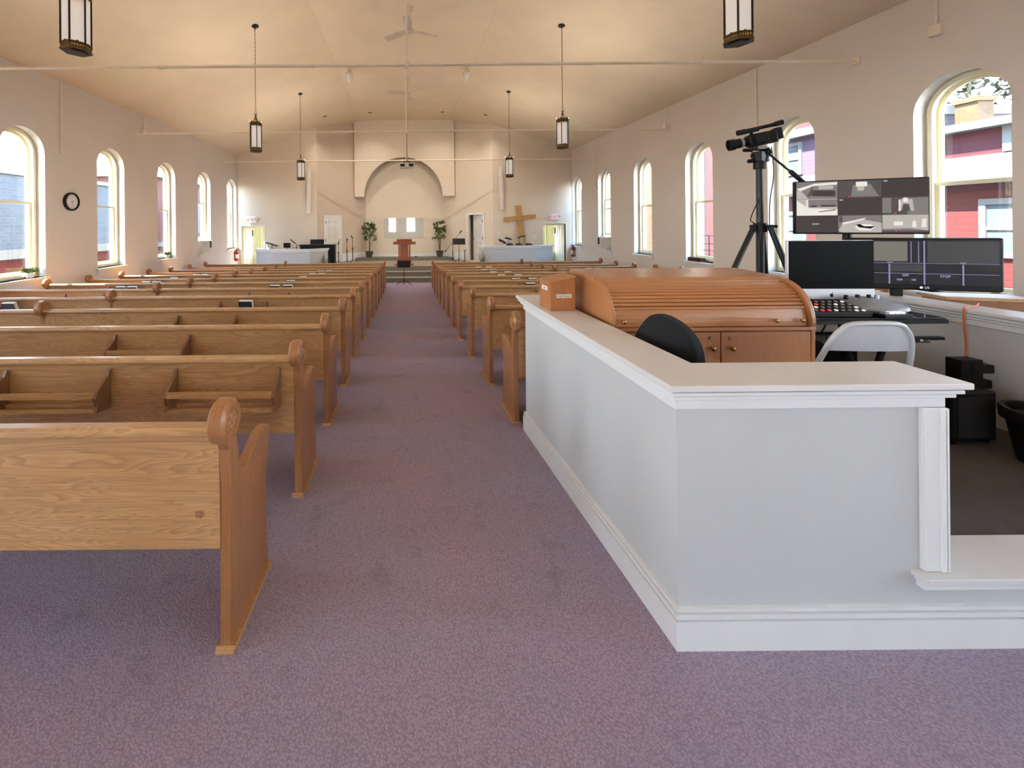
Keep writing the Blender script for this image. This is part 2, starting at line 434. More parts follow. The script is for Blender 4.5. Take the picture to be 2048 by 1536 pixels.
side = {1: 'camera-side wall', -1: 'clock-side wall'}
k = 1
for lst, X, s in ((WIN_R, XR, 1), (WIN_L, XL, -1)):
    for j, c in enumerate(lst):
        ac = j == 1
        make_window('window_%d' % k, X, s, c, 'round-topped sash window, %s from the stage on the %s' % (ORD[j+1], side[s]), ac)
        k += 1

def strip_wall(p0, p1, z0, ztop, openings, th, m, name, label, seg=None):
    """upright wall from p0 to p1 (room face on the walking line, thickness behind it)"""
    p0, p1 = Vector(p0), Vector(p1); L = (p1-p0).length; d = (p1-p0)/L; nrm = Vector((-d.y, d.x))
    b = MB()
    def pr(u0, u1, za, zb0, zb1):
        a, c = p0+d*u0, p0+d*u1; a2, c2 = a+nrm*th, c+nrm*th
        b.add([(a.x, a.y, za), (c.x, c.y, za), (c2.x, c2.y, za), (a2.x, a2.y, za), (a.x, a.y, zb0), (c.x, c.y, zb1), (c2.x, c2.y, zb1), (a2.x, a2.y, zb0)],
              [(0, 3, 2, 1), (4, 5, 6, 7), (0, 1, 5, 4), (1, 2, 6, 5), (2, 3, 7, 6), (3, 0, 4, 7)])
    zt = lambda u: ztop(p0.x+d.x*u)
    cuts = sorted({0, L, *[u for o in openings for u in o[:2]], *(seg or [])})
    for u0, u1 in zip(cuts, cuts[1:]):
        mid = (u0+u1)/2; hit = [o for o in openings if o[0] <= mid <= o[1]]
        if hit:
            o = hit[0]
            if o[2] > z0: pr(u0, u1, z0, o[2], o[2])
            pr(u0, u1, o[3], zt(u0), zt(u1))
        else: pr(u0, u1, z0, zt(u0), zt(u1))
    return tag(b.build(name, m), label, 'wall', kind='structure')
top = lambda x: zceil(x)+.15
DL0, DL1, DR0, DR1, DT = -6.58, -5.70, 5.5, 6.38, 1.47
AL, AR, YA = (-1.78, 17.97), (1.66, 18.02), 18.0
strip_wall((XL-.3, YB), (-3.55, YB), -1.2, top, [(DL0-XL+.3, DL1-XL+.3, -1.1, DT)], .14, 'wall_beige', 'wall_front', 'beige stage-end wall beside the exit nearer the clock wall')
strip_wall((3.48, YB), (XR+.3, YB), -1.2, top, [(DR0-3.48, DR1-3.48, -1.1, DT)], .14, 'wall_beige', 'wall_front.001', 'beige stage-end wall carrying the wooden cross')
PT = -.065                                       # stage floor level
strip_wall((-3.55, YB), AL, -1.2, top, [], .14, 'wall_shaded', 'wall_splay', 'angled wall toned darker for shade, with the closed white door', [2.29])
strip_wall(AR, (3.48, YB), -1.2, top, [(1.364, 2.104, PT, 1.87)], .14, 'wall_beige', 'wall_splay.001', 'beige angled wall with the white door ajar', [.38])
strip_wall((-2.1, YA-.02), (2.0, YA-.02), -1.2, lambda x: ZK+.1, [], .14, 'wall_beige', 'wall_alcove', 'pale wall of the arched alcove behind the lectern')
# arch header hanging in front of the alcove
YH = 17.42; ra, zsp = 1.69, 2.70; cxh = -.10; hx0, hx1 = -2.20, 2.1
hb = MB(); n = 28
arc = [(cxh-ra*math.cos(PI*i/n), zsp+ra*math.sin(PI*i/n)) for i in range(n+1)]
zh = lambda x: zceil(x)+.1
for yy, fl_ in ((YH, False), (YH+.18, True)):
    qs = [[(hx0, zsp), (arc[0][0], zsp), (arc[0][0], zh(arc[0][0])), (hx0, zh(hx0))], [(arc[-1][0], zsp), (hx1, zsp), (hx1, zh(hx1)), (arc[-1][0], zh(arc[-1][0]))]]
    for (x0, z0), (x1, z1) in zip(arc, arc[1:]): qs.append([(x0, z0), (x1, z1), (x1, zh(x1)), (x0, zh(x0))])
    for p in qs: hb.poly([(x, yy, z) for x, z in (p[::-1] if fl_ else p)])
low = [(hx0, zsp)] + arc + [(hx1, zsp)]
for (x0, z0), (x1, z1) in zip(low, low[1:]): hb.quad((x0, YH, z0), (x0, YH+.18, z0), (x1, YH+.18, z1), (x1, YH, z1))
for hx in (hx0, hx1): hb.quad((hx, YH, zsp), (hx, YH+.18, zsp), (hx, YH+.18, zh(hx)), (hx, YH, zh(hx)))
tag(hb.build('wall_arch', 'wall_beige'), 'beige header panel cut by the round arch', 'wall', kind='structure')

# wall behind the camera: tall bare windows and a glazed entrance
ops = sorted((XR+.3-x-w/2, XR+.3-x+w/2, .62, 2.2) for x, w in ((-1.4, .86), (.5, 1.0)))
strip_wall((XR+.3, YR), (XL-.3, YR), -.5, top, ops, .25, 'wall', 'wall_rear', 'cream entrance-end wall with tall windows', [6.95-.3-1.93+.3, 6.95+1.93])
for i, o in enumerate(ops):
    w = thing('window_%d' % (k+i), 'tall entrance-end window, %s along the wall behind the pews' % ORD[i+1], 'window', (XR+.3-(o[0]+o[1])/2, YR-.1, 0), kind='structure')
    h = (o[1]-o[0])/2; b = MB()
    for a, c in ((-h, -h+.08), (h-.08, h), (-.035, .035)): b.box(a, -.04, o[2], c, .04, o[3])
    for z in (o[2], (o[2]+o[3])/2, o[3]-.08): b.box(-h, -.035, z, h, .035, z+.08)
    b.build('frame', 'frame', w); MB().box(-h+.04, -.004, o[2]+.04, h-.04, .004, o[3]-.04).build('pane', 'glass', w)

# stage: platform, three steps, alcove dais, skirting
SY = 15.2
st = MB(); fz = zfloor(14)
st.box(-2.75, SY, fz, 2.72, 16.19, PT)
st.prism([(-2.75, 16.19), (-3.54, 16.19), (-1.775, 17.955), (1.655, 17.955), (3.46, 16.19), (2.72, 16.19)][::-1], 'Z', fz, PT)
platform = thing('stage_platform', 'low carpeted stage with three steps from the aisle', 'stage', kind='structure')
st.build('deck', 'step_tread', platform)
h = (PT-fz)/3
for i in (1, 2):
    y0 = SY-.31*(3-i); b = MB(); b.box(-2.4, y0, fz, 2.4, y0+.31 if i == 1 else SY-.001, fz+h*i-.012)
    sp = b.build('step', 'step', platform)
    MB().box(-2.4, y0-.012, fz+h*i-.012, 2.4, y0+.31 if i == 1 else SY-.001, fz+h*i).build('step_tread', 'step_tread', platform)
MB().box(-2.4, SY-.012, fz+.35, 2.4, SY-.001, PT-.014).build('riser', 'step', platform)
dz = .072
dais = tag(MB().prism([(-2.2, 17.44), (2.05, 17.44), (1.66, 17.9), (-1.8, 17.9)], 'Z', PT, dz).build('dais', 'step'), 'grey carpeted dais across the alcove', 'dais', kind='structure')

def skirt(name, p0, p1, z0, z1, label, th=.02, m='trim', mould=True):
    p0, p1 = Vector(p0), Vector(p1); d = (p1-p0).normalized(); nn = Vector((d.y, -d.x))
    b = MB()
    def bar(t, za, zb):
        a, c = p0+nn*.001, p1+nn*.001; a2, c2 = a+nn*t, c+nn*t
        b.add([(a.x, a.y, za), (c.x, c.y, za), (c2.x, c2.y, za), (a2.x, a2.y, za), (a.x, a.y, zb), (c.x, c.y, zb), (c2.x, c2.y, zb), (a2.x, a2.y, zb)],
              [(0, 1, 2, 3), (4, 7, 6, 5), (0, 4, 5, 1), (1, 5, 6, 2), (2, 6, 7, 3), (3, 7, 4, 0)])
    bar(th, z0, z1)
    return tag(b.build(name, m), label, 'baseboard', kind='structure')
def on_splay(side_, t, off=0, z=0):
    """point t along an angled stage wall from its outer end, off in front of it"""
    q = t/math.sqrt(2); o = off/math.sqrt(2)
    return Vector((-3.55+q+o, YB+q-o, z)) if side_ < 0 else Vector((3.48-q-o, YB+q-o, z))
def p2(v): return (v.x, v.y)
skirt('baseboard_left', p2(on_splay(-1, 1.2)), p2(on_splay(-1, 2.45)), PT, PT+.36, 'tall white baseboard beside the closed stage door')
skirt('baseboard_right', (1.7, 17.98), p2(on_splay(1, 1.32)), PT, PT+.36, 'tall white baseboard beside the stage door standing ajar')
skirt('baseboard_alcove', (-1.76, YA-.025), (1.64, YA-.025), dz, dz+.11, 'white baseboard across the alcove')

# stage doors on the angled walls
def six_panel(b, w, h, y0, y1):
    """raised panels on a door leaf w x h, local x -w/2..w/2"""
    cw = (w-.34)/2
    for sx in (-1, 1):
        x0 = sx*(.05+cw/2) - cw/2
        for z0, z1 in ((.22, .82), (.98, 1.52), (1.62, 1.80)):
            if z1 > h-.08: z1 = h-.08
            b.box(x0, y0, z0, x0+cw, y1, z1)
            b.box(x0+.035, y0-.006, z0+.035, x0+cw-.035, y0, z1-.035)
d1 = thing('door_1', 'closed white six-panel door on the darker angled wall', 'door', on_splay(-1, .735, .004, PT), PI/4, kind='structure')
b = MB()
for s in (-1, 1): b.box(s*.44, -.03, 0, s*.365, 0, 1.95)
b.box(-.44, -.03, 1.88, .44, 0, 1.95); b.build('door_frame', 'trim', d1, bevel=.005)
leaf = MB().box(-.363, -.018, .01, .363, 0, 1.878).build('door_leaf', 'trim', d1)
b = MB(); six_panel(b, .73, 1.87, -.024, -.018); b.build('raised_panel', 'white', leaf)
hg = MB(); hg.cyl((-.36, -.028, 1.62), (-.36, -.028, 1.72), .012); hg.cyl((-.36, -.028, .2), (-.36, -.028, .3), .012); hg.cyl((-.36, -.028, .9), (-.36, -.028, 1.0), .012); hg.build('hinge', 'bronze_dark', leaf)
kb = MB(); kb.ball((.30, -.07, .93), .03); kb.cyl((.30, -.07, .93), (.30, -.018, .93), .012); kb.build('door_knob', 'brass', leaf, smooth=True)

d2 = thing('door_2', 'white door standing ajar on the beige angled wall', 'door', on_splay(1, .84, .004, PT), -PI/4, kind='structure')
b = MB()
for s in (-1, 1): b.box(s*.45, -.03, 0, s*.37, .14, 2.0)
b.box(-.45, -.03, 1.93, .45, .14, 2.0); b.build('door_frame', 'trim', d2, bevel=.005)
piv = MB(); R_ = Matrix.Rotation(math.radians(-22), 3, 'Z')
piv.v = []; piv.box(-.73, -.02, .01, 0, .02, 1.92)
six = MB(); six_panel(six, .73, 1.9, -.03, -.02); six.v = [(x-.365, y, z) for x, y, z in six.v]
def swing(mb): mb.v = [tuple(R_ @ Vector(p) + Vector((.365, .03, 0))) for p in mb.v]; return mb
lf = swing(piv).build('door_leaf', 'trim', d2); swing(six).build('raised_panel', 'white', lf)
kb = MB(); kb.cyl((-.68, -.02, .93), (-.68, -.07, .93), .012); kb.tube([(-.68, -.07, .93), (-.6, -.075, .93), (-.56, -.07, .925)], .011); swing(kb).build('door_handle', 'bronze_dark', lf, smooth=True)
hg = MB(); hg.cyl((.355, -.02, 1.62), (.355, -.02, 1.74), .014); hg.cyl((.355, -.02, .9), (.355, -.02, 1.02), .014); hg.build('hinge', 'bronze_dark', d2)
# store room behind the open leaf
a, c = on_splay(1, .2, -.15), on_splay(1, 1.6, -.15); nn = Vector((1, 1, 0)).normalized()
b = MB(); r1, r2 = a+nn*1.2, c+nn*1.2
for p, q in ((a, r1), (r1, r2), (r2, c)): b.quad((p.x, p.y, PT), (q.x, q.y, PT), (q.x, q.y, 2.4), (p.x, p.y, 2.4))
b.poly([(v.x, v.y, 2.4) for v in (a, r1, r2, c)]); b.poly([(v.x, v.y, PT+.001) for v in (a, c, r2, r1)])
tag(b.build('wall_storeroom', 'wall_shaded'), 'dim store room behind the stage door standing ajar', 'wall', kind='structure')

# exits at both ends of the stage wall: lined vestibules with an open leaf and a glazed outer door
def vestibule(name, x0, x1, hinge, label, ext_m):
    w = thing(name, label, 'door', ((x0+x1)/2, YB, zfloor(16)), kind='structure'); H = DT-zfloor(16); hw = (x1-x0)/2
    b = MB()
    for s in (-1, 1): b.box(s*hw, -.012, 0, s*(hw+.05), 1.0, H+.03)
    b.box(-hw, -.012, H, hw, 1.0, H+.05)
    b.build('door_frame', 'frame', w)
    b = MB(); b.box(-hw, .95, 0, -hw+.07, 1.0, H); b.box(hw-.07, .95, 0, hw, 1.0, H); b.box(-hw, .95, H-.07, hw, 1.0, H); b.box(-hw, .95, 0, hw, 1.0, .9)
    b.box(-.02, .96, .9, .02, .99, H); b.build('outer_sash', 'frame', w)
    MB().box(-hw+.06, .972, .88, hw-.06, .978, H-.06).build('pane', 'glass', w)
    a = math.radians(86); lw = hw*2-.06
    R2 = Matrix.Rotation(a if hinge < 0 else -a, 3, 'Z'); o = Vector((hinge*(hw-.03), .06, 0))
    lb = MB(); lb.box(0, -.02, .01, -hinge*lw, .02, H-.02); lb.v = [tuple(R2 @ Vector(p)+o) for p in lb.v]
    lf = lb.build('door_leaf', 'frame', w)
    gb = MB()
    for t in (.2, .45, .7): gb.box(-hinge*lw*t-.012, -.028, .1, -hinge*lw*t+.012, .028, H-.1)
    gb.v = [tuple(R2 @ Vector(p)+o) for p in gb.v]; gb.build('plank_batten', 'wall_beige', lf)
    hb_ = MB(); hb_.box(-hinge*(lw-.06), -.05, H-.42, -hinge*(lw-.02), .05, H-.16); hb_.v = [tuple(R2 @ Vector(p)+o) for p in hb_.v]; hb_.build('door_closer', 'bronze_dark', lf)
    return w
vestibule('door_3', DL0, DL1, -1, 'exit doorway with cream leaf open, by the clock-side wall', 'yellow_wall')
vestibule('door_4', DR0, DR1, 1, 'exit doorway with cream leaf open, near the wooden cross', 'yellow_wall')

# iron tie rods with king rods
for i, (y, z) in enumerate(((5.95, 3.86), (10.2, 3.85), (14.66, 3.815))):
    t = thing('tie_rod', 'cream iron tie rod across the room, %s from the stage' % ORD[3-i], 'tie rod', (0, y, z), group='tie rods under the ceiling')
    b = MB(); b.cyl((XL+.002, 0, 0), (XR-.002, 0, 0), .022, n=10)
    for x in (-3.6, -1.35, -.1, 2.2, 4.4): b.cyl((x-.03, 0, 0), (x+.03, 0, 0), .032, n=8)
    b.build('rod', 'rod', t, smooth=True)
    b = MB(); b.cyl((.03, 0, .0), (.03, 0, ZK-z-.001), .017, n=8); b.cyl((.03, 0, -.045), (.03, 0, .045), .035, n=8); b.build('hanger', 'rod', t, smooth=True)
    for s, X in ((-1, XL), (1, XR)): MB().box(X-.002 if s < 0 else X-.03, -.05, -.05, X+.03 if s < 0 else X+.002, .05, .05).build('wall_plate', 'rod', t)
# ------------------------------------------------------------------ pews
def pew_end_profile():
    p = [(.0, -.02), (.002, .2), (.012, .45), (.01, .62), (.0, .76), (-.02, .80), (-.02, .84)]
    p += [(.045, .84), (.06, .80), (.075, .75), (.088, .69), (.105, .635), (.128, .612), (.155, .612), (.2, .634), (.27, .664), (.33, .68), (.40, .678),
          (.438, .664), (.45, .638), (.44, .59), (.412, .52), (.395, .46), (.392, .3), (.4, .1), (.41, -.02)]
    return p
def pew_end(parent, x, sx, fancy=True, low=False, nm='end_panel'):
    """upright at x, its face towards -sx; sx is the way the bench runs"""
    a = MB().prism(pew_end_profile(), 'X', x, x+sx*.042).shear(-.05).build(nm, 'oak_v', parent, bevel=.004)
    b = MB(); c = (.0, .872); r = .08; m = x+sx*.021
    b.lathe([(0, -.032), (r-.012, -.032), (r, -.022), (r, .022), (r-.012, .032), (0, .032)], (m, c[0], c[1]), 28, Matrix.Rotation(PI/2, 3, 'Y'))
    b.build('scroll', 'oak_v', a, smooth=True)
    if fancy:
        f = MB(); xf = m-sx*.032; R = Matrix.Rotation(PI/2, 3, 'Y')
        f.tube([(xf, c[0]+.062*math.cos(t*PI/12), c[1]+.062*math.sin(t*PI/12)) for t in range(24)], .006, 6, True)
        f.tube([(xf, c[0]+.046*math.cos(t*PI/12), c[1]+.046*math.sin(t*PI/12)) for t in range(24)], .004, 6, True)
        for t in range(6):
            q = t*PI/3; f.ball((xf, c[0]+.024*math.cos(q), c[1]+.024*math.sin(q)), .013, 8, 6, (.5, 1, 1))
        f.ball((xf, c[0], c[1]), .011, 8, 6, (.7, 1, 1))
        f.build('rosette', 'oak_v', a, smooth=True)
    ft = MB()
    ft.prism([(-.012, 0), (-.012, .014), (.0, .022), (.41, .022), (.425, .014), (.425, 0)], 'X', x-sx*.014, x+sx*.056).shear(-.05)
    ft.build('foot_plate', 'oak', a)
    return a
def book_rack(parent, x0, x1):
    a, c = min(x0, x1), max(x0, x1)
    prof = [(.0, .785), (-.012, .785), (-.025, .75), (-.105, .69), (-.125, .655), (-.108, .605), (-.12, .57), (.0, .555)]
    k = MB().box(a+.018, -.022, .560, c-.018, 0, .580).build('book_rack', 'oak', parent)
    for x in (a, c-.018): MB().prism(prof, 'X', x, x+.018).build('bracket', 'oak_dark', k)
    MB().box(a+.018, -.124, .652, c-.018, -.112, .687).build('slat', 'oak', k); MB().box(a+.018, -.118, .567, c-.018, -.080, .580).build('slat', 'oak', k)
    return k
def make_pew(name, label, sx, ends, racks, loc, group, stamp=False):
    """ends: distances of the uprights from the aisle face; the bench spans first to last"""
    t = thing(name, label, 'pew', loc, group=group)
    x0, x1 = sx*(ends[0]+.042), sx*ends[-1]
    cuts = [e for e in ends[1:-1]]
    for i, e in enumerate(ends):
        last = i == len(ends)-1
        pew_end(t, sx*(e+.042) if last else sx*e, -sx if last else sx, fancy=True, nm='end_panel' if i in (0, len(ends)-1) else 'middle_divider')
    MB().box(x0, .004, .385, x1, .026, .832).build('backrest', 'oak', t)
    r = MB(); r.prism([(-.03, .822), (-.036, .832), (-.034, .848), (-.022, .858), (.02, .858), (.034, .848), (.036, .832), (.03, .822)], 'X', x0, x1)
    r.build('top_rail', 'oak', t, bevel=.003)
    s = MB(); s.prism([(.026, .41), (.026, .435), (.40, .455), (.425, .452), (.43, .44), (.42, .43), (.026, .405)], 'X', x0, x1); s.build('seat', 'oak', t)
    MB().box(x0, .36, .34, x1, .38, .432).build('seat_apron', 'oak', t)
    for a, c in racks: book_rack(t, sx*a, sx*c)
    return t
ROW = [0, 1.525, 2.461, 3.414, 4.357, 5.40, 6.39, 7.36, 8.33, 9.30, 10.28, 11.25, 12.22, 13.19]
XA = [0, .672, .650, .664, .669, .690] + [.685]*8          # aisle faces of the clock-side pews
GL, GR = 'oak pews on the clock side of the aisle', 'oak pews on the booth side of the aisle'
ENDS_L, RACK_L = [0, 3.23, 5.83], [(1.16, 1.80), (4.07, 4.71)]
def lbl(k, side_, extra=''):
    return 'oak pew in the %s row from the entrance end, %s of the aisle%s' % (ORD[k], side_, extra)
for k in (1, 2, 3):
    racks = {1: [], 2: [(.12, .76), (1.15, 1.79), (4.07, 4.71)], 3: RACK_L}[k]
    p = make_pew('church_pew', lbl(k, 'clock side'), -1, ENDS_L, racks, (-XA[k], ROW[k], zfloor(ROW[k])), GL)
    if k == 1:
        p['label'] = 'oak pew at the entrance end, plain back without book racks, clock side'
        nb = MB(); c = (-.115, .0, .517)
        for q in range(5): nb.ball((c[0]+.009*math.cos(q*1.26), .001, c[2]+.009*math.sin(q*1.26)), .006, 8, 5, (1, .6, 1))
        for q in (-.5, .9, 2.6, 3.8): nb.cyl((c[0], -.002, c[2]), (c[0]+.02*math.cos(q), .002, c[2]+.02*math.sin(q)), .004, .001, 6)
        nb.build('worn_knot', 'oak_v', p, smooth=True)
    if k == 2: p['label'] = 'oak pew in the second row, clock side, two book racks by the aisle'
for k in range(4, 14):
    dup(p, (-XA[k], ROW[k], zfloor(ROW[k])), lbl(k, 'clock side'))
make_pew('church_pew', 'short oak pew end standing just behind the white booth corner', 1, [0, .80], [], (.90, ROW[3], zfloor(ROW[3])), GR)
ENDS_R, RACK_R = [0, 2.91, 5.47], [(1.20, 1.84), (4.04, 4.68)]
q = make_pew('church_pew', lbl(4, 'booth side'), 1, ENDS_R, RACK_R, (.885, ROW[4], zfloor(ROW[4])), GR)
XB = [0, 0, 0, 0, .885, .86] + [.835]*8
for k in range(5, 14): dup(q, (XB[k], ROW[k], zfloor(ROW[k])), lbl(k, 'booth side'))

# hymnals standing in the book racks
def make_book(loc, label, rz=0, s=1.0):
    t = thing('hymnal', label, 'book', loc, rz, group='hymnals in the pew racks')
    h, w, d = .235*s, 0.17*s, .050
    c = MB(); c.box(-w/2-.003, -d/2, 0, w/2, -d/2+.003, h-.001); c.box(-w/2-.003, d/2-.003, 0, w/2, d/2, h-.001); c.box(-w/2-.003, -d/2, 0, -w/2+.002, d/2, h-.001)
    c.build('cover', 'teal', t)
    MB().box(-w/2+.003, -d/2+.0035, .003, w/2, d/2-.0035, h).build('page_block', 'paper', t)
    t.rotation_euler = (math.radians(18.5), 0, rz)
    return t
BK = [(5, 'L', [(-2.10, 1)]), (7, 'L', [(-2.355, 1), (-2.125, 1), (-5.115, 1), (-4.91, 1)]), (8, 'L', [(-2.355, 1), (-5.28, 1), (-5.07, 1)]), (9, 'L', [(-2.355, 1), (-5.27, 1)]),
      (10, 'L', [(-2.355, 1), (-2.13, 1), (-5.27, 1), (-5.07, 1)]), (11, 'L', [(-2.355, 1), (-2.14, 1)]), (5, 'L', [(-5.19, 1)]),
      (7, 'R', [(2.21, 1)]), (8, 'R', [(2.22, 1), (2.56, 1)]), (9, 'R', [(2.15, 1), (2.53, 1)]), (10, 'R', [(2.18, 1), (2.54, 1)]), (11, 'R', [(2.15, 1), (2.37, 1), (5.0, 1), (5.26, 1)]), (12, 'R', [(2.15, 1), (2.46, 1)])]
rowbooks = {}
for k, sd, lst in BK: rowbooks.setdefault((k, sd), []).extend(x for x, _ in lst)
first = None
for (k, sd), xs in rowbooks.items():
    xs = sorted(xs, key=abs)
    for i, x in enumerate(xs):
        where = 'clock side' if sd == 'L' else 'booth side'
        pos = 'alone in its rack' if len(xs) == 1 else '%s from the aisle' % ORD[i+1]
        y = ROW[k]-.0465; lab = 'dark hymnal with pale pages, %s row %s, %s' % (ORD[k], where, pos)
        z = zfloor(ROW[k])+.5905
        if first is None: first = make_book((x, y, z), lab)
        else:
            o = dup(first, (x, y, z), lab); o.rotation_euler = first.rotation_euler

# ------------------------------------------------------------------ sound booth
def offset(poly, d):
    n = len(poly); out = []
    ar = sum(poly[i][0]*poly[(i+1) % n][1]-poly[(i+1) % n][0]*poly[i][1] for i in range(n))
    s = 1 if ar > 0 else -1
    for i in range(n):
        a, b, c = Vector(poly[i-1]), Vector(poly[i]), Vector(poly[(i+1) % n])
        n1 = Vector(((b-a).y, -(b-a).x)).normalized()*s; n2 = Vector(((c-b).y, -(c-b).x)).normalized()*s
        m = (n1+n2); m = m/(1+n1.dot(n2)); out.append((b+m*d)[:])
    return [tuple(p) for p in out]
BT = .93; BF0 = .20; BF = .2015
BO = [(2.0, 1.53), (1.015, 1.53), (.965, 3.30), (1.85, 3.30), (1.85, 4.2), (3.87, 4.2), (3.87, 1.53), (3.75, 1.53), (3.75, 4.08), (1.97, 4.08), (1.97, 3.18), (1.09, 3.18), (1.145, 1.655), (2.0, 1.655)]
bo = thing('sound_booth', 'half-height white-capped sound booth around the desk and monitors', 'booth', (0, 0, 0))
MB().prism(BO, 'Z', -.24, .90).build('half_wall', 'booth', bo)
MB().box(2.0, 1.53, -.12, 3.75, 1.655, .17).build('threshold_wall', 'booth', bo)
for nm, d, z0, z1, m in (('cap', .060, .906, BT, 'cap'), ('cap_moulding', .030, .899, .906, 'trim'), ('cap_moulding', .046, .885, .899, 'trim'), ('cap_moulding', .020, .879, .885, 'trim'),
                         ('cap_moulding', .032, .866, .879, 'trim'), ('cap_moulding', .007, .860, .866, 'trim'), ('frieze', .014, .824, .860, 'trim')):
    o = MB().prism(offset(BO, d), 'Z', z0, z1).build(nm, m, bo, bevel=.004 if nm == 'cap' else .003)
b = MB(); b.box(1.93, 1.512, BF+.01, 2.0, 1.53, .823); b.box(1.985, 1.506, BF+.01, 2.008, 1.53, .823); b.box(2.0, 1.506, BF+.01, 2.016, 1.66, .823); b.box(1.926, 1.516, BF+.01, 1.934, 1.53, .823)
b.build('end_post', 'trim', bo, bevel=.003)
for nm, x0, y0, z0, z1 in (('threshold_cap', 1.895, 1.478, .188, .210), ('threshold_moulding', 1.905, 1.490, .174, .188), ('threshold_moulding', 1.912, 1.502, .150, .174)):
    MB().box(x0, y0, z0, 3.75, 1.69 if nm == 'threshold_cap' else 1.53, z1).build(nm, 'cap' if nm == 'threshold_cap' else 'trim', bo, bevel=.003)
MB().prism([(1.1, 1.60), (3.76, 1.60), (3.76, 4.12), (1.9, 4.12), (1.9, 3.24), (1.05, 3.24)], 'Z', -.25, BF0).build('carpeted_floor', 'dark_carpet', bo)
def sloped_skirt(p0, p1, layers, nm):
    p0, p1 = Vector(p0), Vector(p1); d = (p1-p0).normalized(); nn = Vector((d.y, -d.x))
    for t, za, zb in layers:
        b = MB(); a, c = p0, p1; a2, c2 = p0+nn*t-d*t, p1+nn*t+d*t
        za0, zb0, za1, zb1 = zfloor(p0.y)+za, zfloor(p0.y)+zb, zfloor(p1.y)+za, zfloor(p1.y)+zb
        b.add([(a.x, a.y, za0), (c.x, c.y, za1), (c2.x, c2.y, za1), (a2.x, a2.y, za0), (a.x, a.y, zb0), (c.x, c.y, zb1), (c2.x, c2.y, zb1), (a2.x, a2.y, zb0)],
              [(0, 1, 2, 3), (4, 7, 6, 5), (0, 4, 5, 1), (1, 5, 6, 2), (2, 6, 7, 3), (3, 7, 4, 0)])
        b.build(nm, 'trim', bo)
LY = [(.020, 0, .110), (.010, .110, .116), (.017, .116, .134), (.006, .134, .140), (.013, .140, .153)]
sloped_skirt((.965, 3.30), (1.015, 1.53), [(t, a, c) for t, a, c in LY][::1], 'baseboard')
sloped_skirt((1.015, 1.53), (3.87, 1.53), LY, 'baseboard')
b = MB(); b.box(3.735, 1.7, BF, 3.749, 4.07, BF+.11); b.build('inner_baseboard', 'trim', bo)

# prayer request box on the cap
t = thing('request_box', 'small wooden box with slanted lid and paper labels on the booth cap', 'box', (1.05, 2.83, BT+.0008), math.radians(3))
w, dpt = .17, .19
b = MB(); b.prism([(-w/2, 0), (w/2, 0), (w/2, .225), (-w/2, .19)], 'Y', -dpt/2, dpt/2); b.build('body', 'desk_v', t, bevel=.002)
b = MB(); sl = .035/w; b.prism([(-w/2-.014, .19-.003), (w/2+.004, .2258), (w/2+.004, .2358), (-w/2-.014, .199)], 'Y', -dpt/2-.01, dpt/2+.004); ld = b.build('lid', 'desk', t, bevel=.002)
b = MB(); b.box(-w/2+.02, -dpt/2-.004, .015, w/2-.006, -dpt/2, .125); b.build('front_door', 'desk_v', t, bevel=.001)
b = MB(); b.box(-.045, -dpt/2-.0055, .088, .058, -dpt/2-.004, .112); la = b.build('paper_label', 'paper', t)
text('Prayer Requests', 'lettering', .0135, 'teal', t, Vector((.0065, -dpt/2-.006, .100)), face_R(), .0003)
MB().box(-w/2-.0015, -.045, .13, -w/2, .05, .158).build('paper_label', 'paper', t)
text('Prayers', 'lettering', .014, 'teal', t, Vector((-w/2-.002, .0025, .144)), face_R(-PI/2), .0003)
MB().cbox((-.05, -.06, .2065), (.02, .012, .0015), Matrix.Rotation(-math.atan(sl), 3, 'Y')).build('sticker', 'paper', ld)

# roll-top desk
X0, X1, Y0, Y1 = 1.212, 2.42, 2.40, 3.0
dk = thing('rolltop_desk', 'honey-coloured roll-top desk closed behind the booth wall', 'desk', (0, 0, 0))
curve = []
cy, cz, ry, rz_ = 2.62, .90, .215, .245
for i in range(13):
    a = PI/2*i/12; curve.append((cy-ry*math.cos(a), cz+rz_*math.sin(a)))          # from front bottom over to the top
sidep = [(Y0, BF), (Y0, .90)] + [(y-.012, z+.016) for y, z in curve] + [(Y1, 1.178), (Y1, BF)]
for x in (X0, X1-.024): MB().prism(sidep, 'X', x, x+.024).build('side_panel', 'desk_v', dk, bevel=.003)
b = MB(); b.prism([(2.585, 1.135), (2.585, 1.148), (2.62, 1.166), (Y1, 1.182), (Y1, 1.15)], 'X', X0-.004, X1+.004); b.build('top_board', 'desk', dk, bevel=.003)
ns = 11; tb = MB()
def cpt(f):
    a = PI/2*f; return Vector((0, cy-(ry-.012)*math.cos(a), cz+(rz_-.006)*math.sin(a)))
f0, f1 = .26, .98
for i in range(ns):
    a, c = cpt(f0+(f1-f0)*i/ns), cpt(f0+(f1-f0)*(i+.86)/ns); d = (c-a); nn = Vector((0, -d.z, d.y)).normalized()
    m1 = a+nn*.006+d*.15; m2 = c+nn*.006-d*.15; back = -nn*.012
    tb.prism([(p.y, p.z) for p in (a, m1, m2, c, c+back, a+back)], 'X', X0+.03, X1-.03)
tb.build('tambour_slats', 'desk', dk)
b = MB()
pts = [cpt(f0*i/4) for i in range(5)]
b.prism([(p.y, p.z) for p in pts]+[(p.y+.02, p.z) for p in pts[::-1]], 'X', X0+.03, X1-.03); rail = b.build('tambour_rail', 'desk', dk)
bk = MB(); bk.prism([(p.y+.012, p.z-.01) for p in [cpt(i/8) for i in range(9)]]+[(2.7, 1.12), (2.7, .91)], 'X', X0+.025, X1-.025); bk.build('inner_lining', 'dark', dk)
